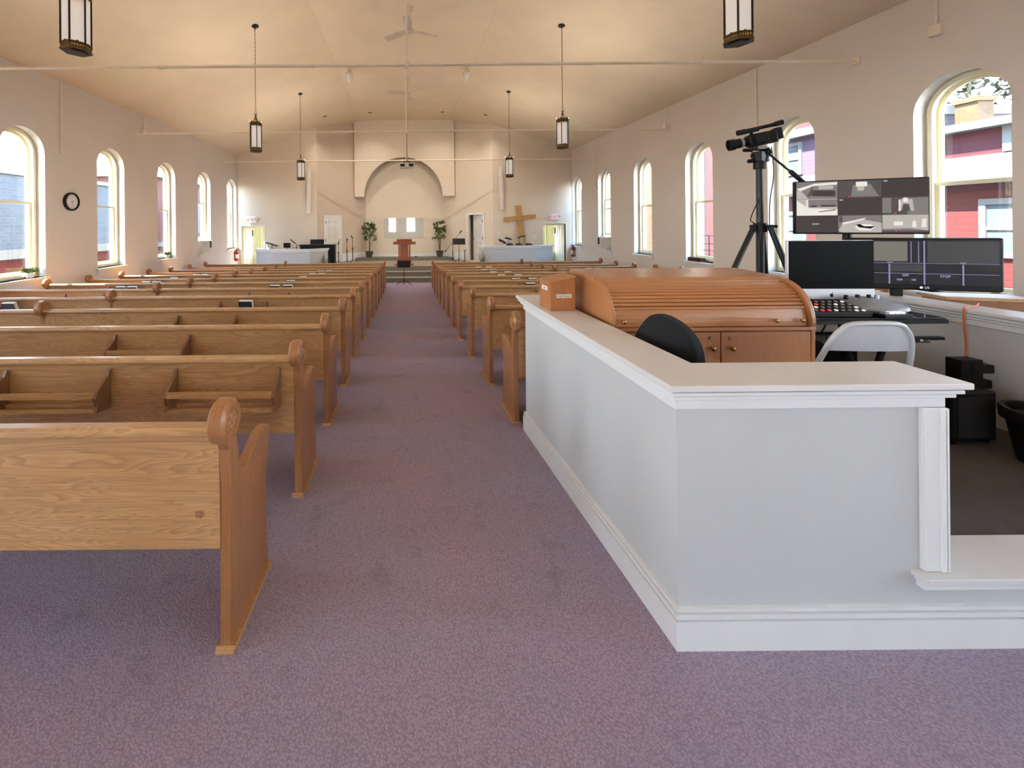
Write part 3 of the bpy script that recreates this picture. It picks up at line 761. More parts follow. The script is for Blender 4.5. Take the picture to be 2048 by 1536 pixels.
def knob(mb, x, y, z, r=.013):
    mb.cyl((x, y, z), (x, y-.012, z), r*.5, r*.45, 12); mb.ball((x, y-.016, z), r, 14, 8, (1, .7, 1))
for x, r in ((X0+.075, .0125), (X1-.23, .0135), (X1-.075, .0115)):
    kb = MB(); knob(kb, x, Y0+.012, .934, r); kb.build('brass_knob', 'brass', rail, smooth=True)
MB().box(X0, Y0-.006, .876, X1, Y0+.3, .896).build('front_rail', 'desk', dk, bevel=.003)
MB().box(X0+.024, Y0+.02, BF, X1-.024, Y1-.01, .876).build('carcass', 'desk_v', dk)
xm = 1.86
for x0, x1, kx in ((X0+.028, xm-.003, xm-.055), (xm+.003, X1-.028, xm+.06)):
    dr = MB().box(x0, Y0, BF+.05, x1, Y0+.019, .868).build('cupboard_door', 'desk_v', dk, bevel=.002)
    kb = MB(); knob(kb, kx, Y0, .775, .0145); kb.build('brass_knob', 'brass', dr, smooth=True)
    kb = MB(); kb.cyl((kx-.007, Y0, .835), (kx-.007, Y0-.006, .835), .0095, .008, 14); kb.build('lock', 'brass', dr, smooth=True)

# office chair
oc = thing('office_chair', 'black swivel office chair half hidden by the booth cap at the roll-top desk', 'chair', (1.30, 2.10, BF), math.radians(-75))
b = MB()
nx, nz = 10, 10; W, H = .19, .225
grid = []
for j in range(nz+1):
    for i in range(nx+1):
        u, v = -1+2*i/nx, -1+2*j/nz
        k = 1/((abs(u)**2.4+abs(v)**2.4)**(1/2.4)) if max(abs(u), abs(v)) > 0 else 1
        s_ = max(abs(u), abs(v)); uu, vv = (u*k*s_, v*k*s_) if s_ > 0 else (0, 0)
        grid.append((uu*W*(1-.12*max(0, vv)), vv*H, uu*uu*.05+max(0, vv)*.03))
N = nx+1
ca, sa = math.cos(math.radians(-16)), math.sin(math.radians(-16))
grid = [(x*ca-z*sa, x*sa+z*ca, d) for x, z, d in grid]
front = [(x, -.03+d, z+.62) for x, z, d in grid]; back_ = [(x, .03+d, z+.62) for x, z, d in grid]
fs = []
for j in range(nz):
    for i in range(nx):
        a = j*N+i; fs.append((a, a+1, a+N+1, a+N)); a += N*N if False else len(front); fs.append((a, a+N, a+N+1, a+1))
ed = [i for i in range(N)] + [N*j+nx for j in range(1, nz+1)] + [N*nz+i for i in range(nx-1, -1, -1)] + [N*j for j in range(nz-1, 0, -1)]
for a, c in zip(ed, ed[1:]+ed[:1]): fs.append((c, a, a+len(front), c+len(front)))
b.add(front+back_, fs); bkr = b.build('backrest', 'fabric', oc, smooth=True, bevel=.012, seg=3)
b = MB(); b.tube([(-.03, -.045, .60), (-.03, -.06, .57), (-.03, -.02, .40), (-.03, .1, .36), (-.03, .24, .36)], [.03, .032, .028, .026, .026], 10); b.build('back_bar', 'black', oc, smooth=True)
b = MB(); b.tube([(-.06, -.05, .60), (-.02, -.062, .59), (.06, -.062, .575), (.10, -.05, .57)], [.012, .024, .024, .012], 10); b.build('adjuster_bracket', 'grey_metal', bkr, smooth=True)
b = MB(); b.lathe([(0, .38), (.15, .38), (.19, .40), (.195, .43), (.18, .455), (0, .46)], (0, .24, 0), 24); b.build('seat', 'fabric', oc, smooth=True)
b = MB(); b.cyl((0, .24, .08), (0, .24, .385), .025); b.build('gas_column', 'black', oc, smooth=True)
for i in range(5):
    a = 2*PI*i/5; e = Vector((.17*math.cos(a), .24+.17*math.sin(a), .06))
    lg = MB(); lg.tube([(0, .24, .10), e], [.024, .014], 8); l = lg.build('leg', 'black', oc, smooth=True)
    cs = MB(); cs.cyl(e+Vector((-.012, 0, -.031)), e+Vector((.012, 0, -.031)), .028, n=14); cs.build('castor', 'black', l, smooth=True)

def smooth_path(pts, n=8):
    P = [Vector(p) for p in pts]; out = []
    for i in range(len(P)-1):
        p0, p1, p2_, p3 = P[max(i-1, 0)], P[i], P[i+1], P[min(i+2, len(P)-1)]
        for k_ in range(n):
            t_ = k_/n; out.append(.5*((2*p1)+(p2_-p0)*t_+(2*p0-5*p1+4*p2_-p3)*t_*t_+(3*p1-p0-3*p2_+p3)*t_**3))
    return out+[P[-1]]
# white folding chair
fc = thing('folding_chair', 'pale grey metal folding chair facing the monitors', 'chair', (2.33, 2.235, BF), math.radians(-3))
b = MB(); hw, zt = .235, .81
pth = [(-hw-.02, -.23, .006), (-hw, -.075, .50)]
top_arc = [(-hw+.015, -.035, .60), (-hw+.045, .0, .72), (-hw+.085, .014, .782), (-hw+.14, .02, zt)]
pth += top_arc + [(-x, y, z) for x, y, z in top_arc[::-1]] + [(hw, -.075, .50), (hw+.02, -.23, .006)]
pth = [(x, -y, z) for x, y, z in pth]
pth = [(x, y-.21, z) for x, y, z in pth]
b.tube(smooth_path(pth, 5), .0125, 10); fr = b.build('front_frame', 'steel', fc, smooth=True)
b = MB()
def bp(u, v):
    z = .668+v*.134
    hs = [(.60, hw-.015), (.72, hw-.045), (.782, hw-.085), (.81, hw-.14)]
    for (za, wa), (zb_, wb_) in zip(hs, hs[1:]):
        if za <= z <= zb_: half = wa+(wb_-wa)*(z-za)/(zb_-za)
    x = u*(half-.006); y = -.192-.034*v-.012*(1-u*u)
    return (x, y, z)
n1, n2 = 14, 6
vs = [bp(-1+2*i/n1, j/n2) for j in range(n2+1) for i in range(n1+1)]; vs2 = [(x, y-.006, z) for x, y, z in vs]; fs = []; Lq = len(vs)
for j in range(n2):
    for i in range(n1):
        a = j*(n1+1)+i; fs += [(a, a+n1+1, a+n1+2, a+1), (Lq+a, Lq+a+1, Lq+a+n1+2, Lq+a+n1+1)]
per = [i for i in range(n1+1)]+[(n1+1)*j+n1 for j in range(1, n2+1)]+[(n1+1)*n2+i for i in range(n1-1, -1, -1)]+[(n1+1)*j for j in range(n2-1, 0, -1)]
for a, c in zip(per, per[1:]+per[:1]): fs.append((a, c, c+Lq, a+Lq))
b.add(vs+vs2, fs); b.build('backrest', 'steel', fc, smooth=True)
b = MB(); b.prism([(-.19, -.17), (.19, -.17), (.2, .08), (.15, .12), (-.15, .12), (-.2, .08)], 'Z', .425, .445); b.build('seat', 'steel', fc, bevel=.006)
for s in (-1, 1):
    l = MB(); l.tube([(s*.2, -.30, .006), (s*.2, -.18, .28), (s*.2, .08, .42)], .011, 8); l.build('rear_leg', 'steel', fc, smooth=True)
    hb_ = MB(); hb_.cbox((s*hw, -.135, .5), (.03, .03, .05)); hb_.build('hinge_bracket', 'steel', fc, bevel=.004)
b = MB(); b.cyl((-.2, -.27, .1), (.2, -.27, .1), .008); b.build('stretcher', 'steel', fc, smooth=True)

# glass equipment desk
gd = thing('glass_desk', 'black glass equipment desk with steel frame and keyboard shelf', 'desk', (0, 0, 0))
MB().box(2.50, 2.50, .908, 3.33, 3.02, .92).build('glass_top', 'darkglass', gd, bevel=.002)
b = MB()
for y in (2.51, 3.0): b.box(2.5, y-.012, .882, 3.34, y+.012, .907)
for x in (2.5, 3.31): b.box(x, 2.51, .882, x+.025, 3.0, .907)
b.build('top_frame', 'blackm', gd)
for x in (2.56, 3.14):
    lg = MB(); lg.tube([(x, 2.62, BF+.02), (x, 2.72, .5), (x, 2.62, .88)], .018, 8); lg.tube([(x, 2.98, BF+.02), (x, 2.86, .5), (x, 2.96, .88)], .018, 8); lg.box(x-.02, 2.58, BF, x+.02, 3.02, BF+.03); lg.build('leg_frame', 'blackm', gd, smooth=True)
sh = MB().box(2.46, 2.40, .795, 3.1, 2.62, .805).build('keyboard_shelf', 'darkglass', gd)
b = MB(); b.cbox((2.66, 2.50, .787), (.45, .03, .018), math.radians(-10)); b.build('shelf_rail', 'blackm', gd); b = MB(); b.box(3.1, 2.5, .78, 3.32, 2.53, .798); b.build('shelf_arm', 'blackm', gd)
MB().box(2.5, 2.97, .36, 3.3, 2.99, .66).build('modesty_panel', 'black', gd)

# silver all-in-one computer
def screen_thing(name, label, cat, cl, cr, zb, zt, th=.05):
    """upright screen whose face runs from cl (x,y) to cr, between heights zb and zt; local x runs along it, -y is the face"""
    cl, cr = Vector(cl), Vector(cr); d = cr-cl; t = thing(name, label, cat, ((cl+cr).x/2, (cl+cr).y/2, zb), math.atan2(d.y, d.x))
    return t, d.length, zt-zb
im, w, h = screen_thing('desktop_computer', 'silver all-in-one computer with blank black screen on the glass desk', 'computer', (2.70, 2.86), (3.27, 2.83), .96, 1.385)
zs = .085
b = MB(); b.box(-w/2, 0, 0, w/2, .028, h); b.prism([(-w/2+.08, .0), (w/2-.08, 0), (w/2-.12, .05), (-w/2+.12, .05)], 'Z', .08, h-.03); b.v = [(x, y+.006, z) for x, y, z in b.v]; b.build('housing', 'alum', im, bevel=.004)
MB().box(-w/2+.004, -.001, zs, w/2-.004, .0055, h-.004).build('screen', 'screen_off', im)
MB().box(-w/2, -.001, 0, w/2, .0055, zs-.002).build('chin', 'alum', im)
b = MB(); n = 20; pts = []
for i in range(n):
    a = 2*PI*i/n; r = .0135*(1+.05*math.cos(2*a)-.12*max(0, math.cos(a-PI/2))**6)
    x, z = r*math.cos(a)*.95, r*math.sin(a)
    if (x-.0155)**2+(z-.0015)**2 < .0068**2: x = .0155-math.sqrt(max(0, .0068**2-(z-.0015)**2))
    pts.append((x, z+.04))
b.prism(pts, 'Y', -.0018, -.001); b.prism([(.0, .0545), (.002, .0605), (.0075, .064), (.0065, .0585)], 'Y', -.0018, -.001); b.build('fruit_emblem', 'black', im)
b = MB(); b.prism([(-.09, 0), (.09, 0), (.09, .19), (-.09, .19)], 'Z', -.0385, -.033); b.tube([(0, .16, -.005), (0, .12, .05), (0, .04, .14)], [.03, .04, .05], 10)
b.v = [(x, y*.9, z) for x, y, z in b.v]; b.build('stand', 'alum', im)

# wide production monitor
mv, w, h = screen_thing('production_monitor', 'wide black monitor showing an empty multi-view grid above the ledge', 'monitor', (3.50, 3.22), (4.36, 2.95), .985, 1.385)
b = MB(); b.box(-w/2, 0, 0, w/2, .06, h); b.build('housing', 'black', mv, bevel=.012)
sw, s0, s1 = w/2-.018, .045, h-.018
MB().box(-sw, -.002, s0, sw, .001, s1).build('screen', 'mv_dark', mv)
def cell(m, x0, x1, z0, z1, y=-.003, name='picture_area', par=mv, SW=None):
    SW = SW or sw; b = MB(); b.quad((-SW+x0*2*SW, y, s0+z0*(s1-s0)), (-SW+x1*2*SW, y, s0+z0*(s1-s0)), (-SW+x1*2*SW, y, s0+z1*(s1-s0)), (-SW+x0*2*SW, y, s0+z1*(s1-s0)))
    return b.build(name, m, par)
cell('mv_light', .15, .40, .52, .97); cell('mv_mid', .53, .985, .50, .97); cell('mv_mid', .27, .50, .29, .45, -.0028)
b = MB()
for x0, x1, z0, z1 in ((.07, .985, .475, .485), (.07, .985, .24, .25), (.505, .515, .0, .985), (.095, .10, .5, .97), (.125, .13, .5, .97), (.42, .425, .5, .97), (.47, .475, .5, .97), (.27, .28, .0, .46), (.755, .765, .0, .46), (.07, .077, .5, .97)):
    b.box(-sw+x0*2*sw, -.005, s0+z0*(s1-s0), -sw+x1*2*sw, -.0035, s0+z1*(s1-s0))
b.build('grid_line', 'mv_line', mv)
def mvt(s_, x, z, size, m='mv_text'): text(s_, 'lettering', size, m, mv, Vector((-sw+x*2*sw, -.004, s0+z*(s1-s0))), face_R(), .0003)
mvt('OFF', .385, .20, .022); mvt('0:00', .345, .10, .019); mvt('OK', .44, .10, .019); mvt('STOP', .645, .19, .024); mvt('Preview', .28, .50, .010); mvt('Program', .76, .50, .010)
lt = text('LG', 'lettering', .022, 'led_white', mv, Vector((.025, -.002, .022)), face_R(), .0004)
b = MB(); b.lathe([(.009, 0), (.009, .001), (.0075, .001), (.0075, 0)], (-.008, -.001, .022), 16, Matrix.Rotation(PI/2, 3, 'X')); b.build('round_emblem', 'led_white', mv)
b = MB(); b.box(-.16, .02, -.053, -.10, .05, .1); b.build('stand_neck', 'black', mv)
cb = thing('wooden_stand', 'brown wooden box carrying the wide monitor outside the ledge', 'box', (4.30, 3.06, zfloor(3.06)+.001), math.radians(-17))
b = MB(); b.box(-.24, -.10, .0, .24, .10, 1.075); b.build('body', 'oak_v', cb, bevel=.005)
b = MB(); b.box(-.26, -.12, 1.075, .26, .12, 1.10); b.build('top_board', 'oak', cb, bevel=.004)
cb['label'] = 'brown wooden pedestal below the wide monitor, outside the booth ledge'

# camera-feed television
tv, w, h = screen_thing('security_television', 'television showing nine grey security camera pictures above the monitors', 'television', (3.19, 3.32), (3.91, 3.02), 1.415, 1.845)
b = MB(); b.box(-w/2, 0, 0, w/2, .045, h); b.build('housing', 'black', tv, bevel=.006)
b = MB(); b.box(-.04, .045, .05, .04, .16, .25); b.cyl((0, .16, -1.212), (0, .16, .25), .028); b.cyl((0, .16, -1.212), (0, .16, -1.20), .07, n=20); b.build('pole_stand', 'blackm', tv)
sw, s0, s1 = w/2-.008, .012, h-.008
MB().box(-sw, -.002, s0, sw, .001, s1).build('screen', 'scr_dark', tv)
def feed(cx_, cz_, shapes):
    """one camera picture in the 3 x 3 grid: shapes are (material, polygon in 0..1)"""
    ms = ['scr_dark', 'scr_mid', 'scr_light', 'scr_white', 'scr_shadow', 'scr_red', 'black']; b = MB(); gx, gz = 2*sw/3, (s1-s0)/3; d = 0
    for m, pts in shapes:
        d += .00012; b.cur = ms.index(m)
        b.poly([(-sw+gx*(cx_+p*.985+.005), -.0025-d, s0+gz*(cz_+q*.985+.005)) for p, q in pts])
    b.build('camera_picture', ms, tv)
R4 = lambda x0, z0, x1, z1: [(x0, z0), (x1, z0), (x1, z1), (x0, z1)]
feed(0, 2, [('scr_mid', R4(0, 0, 1, 1)), ('scr_white', [(0, .6), (.45, .9), (1, .95), (1, .8), (.4, .75), (.1, .45)]), ('scr_shadow', [(.25, .1), (.4, .75), (.4, .2)]), ('scr_dark', [(.4, .15), (.95, .1), (.95, .45), (.4, .5)]), ('scr_light', R4(.55, .55, .9, .75)), ('scr_light', [(0, 0), (.3, .0), (.1, .5), (0, .5)])])
feed(1, 2, [('scr_shadow', R4(0, 0, 1, 1)), ('scr_mid', [(.3, .05), (.95, .05), (.75, .8), (.35, .75)]), ('scr_white', R4(.42, .65, .68, .92)), ('scr_light', [(.45, .4), (.6, .4), (.62, .65), (.45, .65)]), ('scr_red', R4(.24, .03, .28, .1))])
feed(2, 2, [('scr_dark', R4(0, 0, 1, 1)), ('scr_light', R4(.03, .88, .12, .95))])
feed(0, 1, [('scr_light', R4(0, 0, 1, 1)), ('scr_white', [(0, .0), (1, .0), (1, .35), (.3, .45), (0, .9)]), ('scr_mid', R4(.3, .5, 1, .95)), ('scr_dark', R4(.34, .5, .5, .6)), ('scr_dark', R4(.6, .52, .95, .62)), ('scr_white', R4(.24, .3, .28, .95)), ('scr_shadow', [(.55, .2), (.95, .3), (.95, .36), (.55, .24)])])
feed(1, 1, [('scr_dark', R4(0, 0, 1, 1)), ('scr_light', R4(.03, .86, .12, .93))])
feed(2, 1, [('scr_shadow', R4(0, 0, 1, 1)), ('scr_mid', R4(.55, 0, 1, .95)), ('scr_mid', R4(0, .1, .2, .95)), ('scr_light', [(.35, .25), (.7, .2), (.66, .85), (.42, .9)]), ('scr_white', R4(.46, .7, .56, .95)), ('scr_shadow', [(.42, .2), (.62, .2), (.58, .6), (.46, .6)]), ('scr_white', R4(.36, .2, .4, .85)), ('scr_red', R4(.27, .05, .31, .13))])
feed(0, 0, [('scr_dark', R4(0, 0, 1, 1)), ('scr_light', R4(.38, .48, .56, .54))])
feed(1, 0, [('scr_mid', R4(0, 0, 1, 1)), ('scr_light', [(0, .1), (.1, .0), (1, .0), (1, .55), (.5, .8), (.1, .5)]), ('scr_white', [(.1, .45), (.6, .75), (.65, .85), (.1, .58)]), ('scr_white', [(.38, .3), (.5, .12), (.75, .12), (.85, .3), (.75, .48), (.5, .48)]), ('black', [(.42, .45), (.48, .3), (.75, .22), (.86, .36), (.6, .36), (.5, .5)]), ('scr_shadow', R4(.02, .6, .1, .95))])
feed(2, 0, [('scr_light', R4(0, 0, 1, 1)), ('scr_mid', [(0, .2), (.6, .25), (1, .1), (1, .0), (0, .0)]), ('scr_white', [(.65, .3), (.75, .3), (.72, .7), (.66, .6)]), ('scr_white', [(.85, .3), (.95, .3), (.95, .8), (.86, .75)]), ('scr_white', R4(.25, .4, .45, .62)), ('scr_shadow', R4(.0, .0, 1, .12)), ('scr_red', R4(.28, .05, .32, .13))])

# things on the glass desk
mx = thing('video_switcher', 'black switcher panel with lit red and white buttons', 'mixer', (2.71, 2.625, .921), math.radians(-4))
b = MB(); b.prism([(-.10, 0), (.11, 0), (.11, .075), (-.10, .03)], 'X', -.19, .19); b.build('console', 'black', mx, bevel=.004)
tilt = Matrix.Rotation(math.atan(.045/.21), 3, 'X')
rng = random.Random(3)
for r in range(4):
    for c in range(9):
        m = 'led_red' if (r == 0 and c in (2, 3)) or (r == 2 and c == 3) else ('led_white' if rng.random() < .45 else 'grey')
        yv = -.075+r*.045; bb = MB(); bb.cbox((-.16+c*.04, yv, .03+(yv+.10)*.045/.21+.004), (.013, .013, .006), tilt); bb.build('button', m, mx)
gv = thing('control_surface', 'rounded pale grey control console with black knobs', 'console', (3.11, 2.70, .921), math.radians(-5))
b = MB(); b.lathe([(0, 0), (.17, 0), (.19, .016), (.185, .034), (.15, .052), (0, .056)], (0, 0, 0), 32); b.v = [(x, y*.62, z+.02*(y > 0)*y*10) for x, y, z in b.v]; b.build('body', 'grey', gv, smooth=True)
for x, y in ((-.03, .07), (.04, .07), (.08, .06), (-.12, .05)):
    k_ = MB(); k_.cyl((x, y, .045), (x, y, .095), .013, .011); k_.build('knob', 'blackm' if x < .05 else 'alum', gv, smooth=True)
sm = thing('button_box', 'small black button box with white keys in front of the grey console', 'control box', (3.02, 2.53, .921), math.radians(3))
b = MB(); b.box(-.09, -.045, 0, .09, .04, .022); b.build('body', 'black', sm, bevel=.003)
for i in range(4): k_ = MB(); k_.cbox((-.055+i*.036, -.012, .028), (.024, .03, .012)); k_.build('key', 'led_white' if i else 'grey', sm)
def cable(name, label, pts, r, m):
    out = smooth_path(pts)
    b = MB(); b.tube(out, r, 6); o = b.build(name, m, smooth=True); return tag(o, label, 'cable')
cable('cable', 'black cable looping over the glass desk below the blank computer', [(2.72, 2.775, .928), (2.80, 2.745, .945), (2.87, 2.77, .935), (2.84, 2.785, .945), (2.93, 2.79, .938), (2.98, 2.80, .928)], .006, 'black')
cable('cable', 'thin black cable hanging below the glass desk by the cupboard', [(2.53, 2.66, .87), (2.56, 2.66, .83), (2.66, 2.67, .72), (2.74, 2.67, .8), (2.77, 2.67, .87)], .005, 'black')
cable('extension_cord', 'orange extension cord draped over the booth ledge', [(3.95, 2.80, .941), (3.82, 2.72, .941), (3.70, 2.68, .941), (3.675, 2.67, .92), (3.675, 2.67, .84), (3.70, 2.68, .70), (3.69, 2.675, .62), (3.705, 2.69, .50), (3.71, 2.70, .30)], .007, 'orange')

# black cases by the ledge wall
rk = thing('equipment_rack', 'upright black rack with jutting shelves standing by the ledge wall', 'rack', (3.595, 2.60, BF))
b = MB(); b.box(-.085, -.035, .0, .055, .045, .43); b.build('body', 'black', rk, bevel=.005)
for z, x1 in ((.05, .11), (.15, .12), (.25, .10), (.345, .115)): s_ = MB(); s_.box(-.02, -.045, z, x1, .05, z+.055); s_.build('shelf_unit', 'black', rk, bevel=.008)
sp = thing('speaker_case', 'low black speaker case on the carpet before the jutting rack', 'speaker', (3.32, 2.45, BF), math.radians(4))
b = MB(); b.box(-.14, -.08, .02, .14, .08, .31); b.build('cabinet', 'black', sp, bevel=.012)
b = MB(); b.box(-.12, -.085, .045, .12, -.08, .285); b.build('grille', 'fabric', sp)
for x in (-.11, .11):
    for y in (-.05, .05): f_ = MB(); f_.cyl((x, y, 0), (x, y, .022), .014); f_.build('rubber_foot', 'black', sp)
tr = thing('waste_bin', 'black bin with a pale liner edge at the booth opening', 'bin', (3.46, 2.16, BF))
b = MB(); b.lathe([(.125, 0), (.165, .26), (.175, .265), (.175, .275), (.158, .275), (.12, .012), (0, .012)], (0, 0, 0), 24); b.build('bucket', 'black', tr, smooth=True)
b = MB(); b.lathe([(.178, .22), (.181, .27), (.176, .282), (.157, .282), (.15, .24)], (0, 0, 0), 24); b.build('liner', 'black', tr, smooth=True)
b = MB(); b.tube([(-.178, -.03, .23), (-.15, -.11, .19), (-.10, -.165, .15)], .006, 6); b.build('liner_fold', 'white', tr, smooth=True)

# video camera on its tripod
tp = thing('camera_tripod', 'tall dark tripod standing behind the roll-top desk', 'tripod', (3.19, 3.65, BF), math.radians(0))
zc = 1.475-BF
b = MB(); b.cyl((0, 0, zc-.1), (0, 0, 1.80), .026, n=16); b.cyl((0, 0, zc-.62), (0, 0, zc-.05), .03, n=16); b.build('centre_column', 'grey_metal', tp, smooth=True)
b = MB(); b.cyl((0, 0, zc-.05), (0, 0, zc+.03), .05, n=16)
for a in (190, 318, 38): r_ = math.radians(a); b.cbox((.06*math.cos(r_), .06*math.sin(r_), zc-.01), (.06, .04, .05), r_)
b.cyl((.03, -.03, zc+.0), (.10, -.06, zc+.0), .012)
b.build('leg_collar', 'black', tp, smooth=True)
for a in (190, 318, 38):
    r_ = math.radians(a); d = Vector((math.cos(r_), math.sin(r_), 0)); p0 = d*.07+Vector((0, 0, zc-.01)); p1 = d*.80+Vector((0, 0, .012))
    if a != 190: p1 = d*(.44 if a == 318 else .42)+Vector((0, 0, .012))
    pm = p0.lerp(p1, .5); b = MB(); b.cyl(p0, pm, .022, .022, 12); b.cyl(pm.lerp(p0, .04), p1, .017, .016, 12); lg = b.build('leg', 'grey_metal', tp, smooth=True)
    b = MB(); b.ball(p1, .02, 10, 6, (1, 1, .6)); b.build('rubber_foot', 'black', lg, smooth=True)
    b = MB(); b.cyl(pm.lerp(p0, .06), pm.lerp(p1, .04), .028, .028, 12); b.build('leg_clamp', 'black', lg, smooth=True)
b = MB(); b.cyl((0, 0, 1.79), (0, 0, 1.86), .045, n=16); b.cbox((0.01, 0, 1.90), (.12, .08, .09), math.radians(20)); b.cyl((-.05, .02, 1.90), (.07, -.03, 1.95), .03, n=14); b.cyl((-.1, 0, 1.86), (-.03, 0, 1.87), .018); b.cyl((-.13, .02, 1.965), (-.06, 0, 1.96), .016)
b.cbox((.0, 0, 1.975), (.17, .07, .03), math.radians(20)); hd = b.build('fluid_head', 'black', tp, smooth=True, bevel=.006)
b = MB(); b.tube([(.06, -.03, 1.92), (.25, -.15, 1.65)], .009, 8); pnh = b.build('pan_handle', 'grey_metal', hd, smooth=True)
b = MB(); b.tube([(.172, -.10, 1.762), (.182, -.106, 1.75), (.25, -.15, 1.65), (.256, -.154, 1.642)], [.012, .019, .018, .012], 10); b.build('grip', 'black', pnh, smooth=True)
vc = thing('video_camera', 'black professional video camera mounted on the tall tripod', 'camera', (3.19, 3.65, BF+1.992), math.radians(163))
def tiltv(b): b.v = [tuple(Matrix.Rotation(math.radians(10), 3, 'Y') @ Vector(p)) for p in b.v]; return b
b = MB(); b.box(-.13, -.05, .01, .08, .05, .12); b.box(-.175, -.045, .03, -.12, .045, .135); bd = tiltv(b).build('body', 'black', vc, bevel=.012, smooth=True)
b = MB(); b.lathe([(.036, 0), (.04, .01), (.04, .05), (.043, .052), (.043, .10), (.05, .105), (.052, .15), (.046, .15), (.04, .13), (0, .13)], (.075, 0, .065), 24, Matrix.Rotation(PI/2, 3, 'Y')); tiltv(b).build('lens', 'black', bd, smooth=True)
b = MB(); b.cyl((.115, 0, .065), (.135, 0, .065), .0435, n=24); tiltv(b).build('focus_ring', 'grey', bd, smooth=True)
b = MB(); b.tube([(.04, 0, .12), (.03, 0, .15), (.06, 0, .165), (-.10, 0, .168), (-.16, 0, .17)], [.014, .014, .016, .016, .02], 10); tiltv(b).build('top_handle', 'black', bd, smooth=True)
b = MB(); b.tube([(.0, .045, .155), (.10, .045, .155), (.145, .045, .155)], [.02, .022, .02], 12); b.tube([(.10, .045, .155), (.16, .045, .155)], .024, 12); tiltv(b).build('shotgun_microphone', 'fabric', bd, smooth=True)
b = MB(); b.cyl((-.15, 0, .17), (-.205, 0, .175), .022, .024, 14); tiltv(b).build('viewfinder', 'black', bd, smooth=True)
b = MB(); b.box(-.05, .05, .03, .05, .075, .105); tiltv(b).build('flip_screen', 'blackm', bd, bevel=.004)
cable('cable', 'thin cable hanging from the video camera down the tripod', [(3.29, 3.64, BF+1.99), (3.30, 3.63, 1.95), (3.255, 3.62, 1.70), (3.24, 3.61, 1.48)], .004, 'blackm')
cable('cable', 'thin cable bowed out beside the tripod column', [(3.16, 3.62, 1.72), (3.11, 3.62, 1.62), (3.08, 3.62, 1.53), (3.11, 3.61, 1.48), (3.13, 3.60, 1.2), (3.10, 3.60, .9)], .004, 'blackm')
# ------------------------------------------------------------------ things on the stage
le = thing('lectern', 'cherry wood lectern with double top ledge on the stage', 'lectern', (-.07, 15.5, PT), group=None)
b = MB(); b.box(-.16, -.13, .06, .15, .13, .80); b.build('centre_panel', 'cherry', le, bevel=.005)
for s in (-1, 1):
    p_ = MB(); p_.box(s*.20-.028, -.12, .06, s*.20+.028, -.06, .80); p_.box(s*.20-.028, .06, .06, s*.20+.028, .12, .80); p_.build('side_post', 'cherry', le, bevel=.004)
    p_ = MB(); p_.box(s*.14, -.15, .06, s*.26, .15, .28); p_.build('corner_block', 'cherry', le, bevel=.006)
b = MB(); b.box(-.36, -.18, 0, .34, .22, .06); b.build('base', 'cherry', le, bevel=.01)
b = MB(); b.box(-.43, -.20, .80, .43, .22, .835); b.build('ledge', 'cherry', le, bevel=.006)
b = MB(); b.box(-.40, -.18, .835, .40, .2, .875); b.build('ledge_block', 'cherry', le)
b = MB(); b.box(-.44, -.21, .875, .44, .22, .905); b.build('ledge', 'cherry', le, bevel=.006)
b = MB(); b.prism([(-.10, .905), (-.12, 1.0), (.2, .95), (.2, .905)], 'X', -.29, .29); b.build('reading_top', 'cherry', le, bevel=.005)

def tripod_base(b, r, z, n=3, a0=90, th=.011):
    for i in range(n):
        a = math.radians(a0+360*i/n); b.tube([(0, 0, z), (r*.5*math.cos(a), r*.5*math.sin(a), z*.62), (r*math.cos(a), r*math.sin(a), .012)], th, 8)
def music_stand(loc, h, w, label, rz=0, tilt=12, solid=True):
    t = thing('music_stand', label, 'music stand', loc, rz)
    b = MB(); tripod_base(b, .30, .16, 3, 90); l = b.build('tripod_base', 'blackm', t, smooth=True)
    b = MB(); b.cyl((0, 0, .02), (0, 0, h*.55), .013); b.cyl((0, 0, h*.5), (0, 0, h-.1), .009); b.cyl((0, 0, h*.53), (0, 0, h*.57), .019); b.build('pole', 'blackm', t, smooth=True)
    R = Matrix.Rotation(math.radians(-tilt), 3, 'X'); b = MB()
    b.cbox((0, 0, h), (w, .012, .24), R); b.cbox(Vector((0, 0, h))+R @ Vector((0, .03, -.115)), (w, .07, .01), R); b.cyl((0, .0, h-.12), (0, .0, h-.02), .02)
    b.build('desk_tray', 'black', t, bevel=.003)
    return t
music_stand((-.09, 14.1, zfloor(14.1)), .72, .45, 'low black music stand on the aisle carpet in front of the steps', 0, 10)
ms2 = music_stand((2.13, 16.35, PT), .86, .50, 'black music stand on the stage next to the door ajar', 0, 25)
def mic_stand(loc, h, label, rz=0, boom=None):
    t = thing('microphone_stand', label, 'microphone stand', loc, rz, group='microphone stands on the stage')
    b = MB(); tripod_base(b, .19, .10, 3, 30, .01); b.build('tripod_base', 'black', t, smooth=True)
    b = MB(); b.cyl((0, 0, .05), (0, 0, h*.55), .016); b.cyl((0, 0, h*.5), (0, 0, h), .010); b.cyl((0, 0, h*.53), (0, 0, h*.6), .022); b.build('pole', 'black', t, smooth=True)
    b = MB()
    if boom:
        p0, p1 = Vector(boom[0]), Vector(boom[1]); b.cyl(p0, p1, .009); b.cyl(p1, p1+(p1-p0).normalized()*.14, .02, .026, 12); b.ball((0, 0, h), .03, 10, 6); b.build('boom_arm', 'black', t, smooth=True)
        b = MB(); b.cyl(p0, p0+(p0-p1).normalized()*.07, .024); b.build('counterweight', 'black', t, smooth=True)
    else:
        b.cyl((0, -.01, h), (0, -.09, h+.05), .016, .02, 12); b.ball((0, -.11, h+.062), .03, 12, 8); b.cyl((0, .0, h-.03), (0, 0, h+.01), .02); b.build('microphone', 'black', t, smooth=True)
    return t
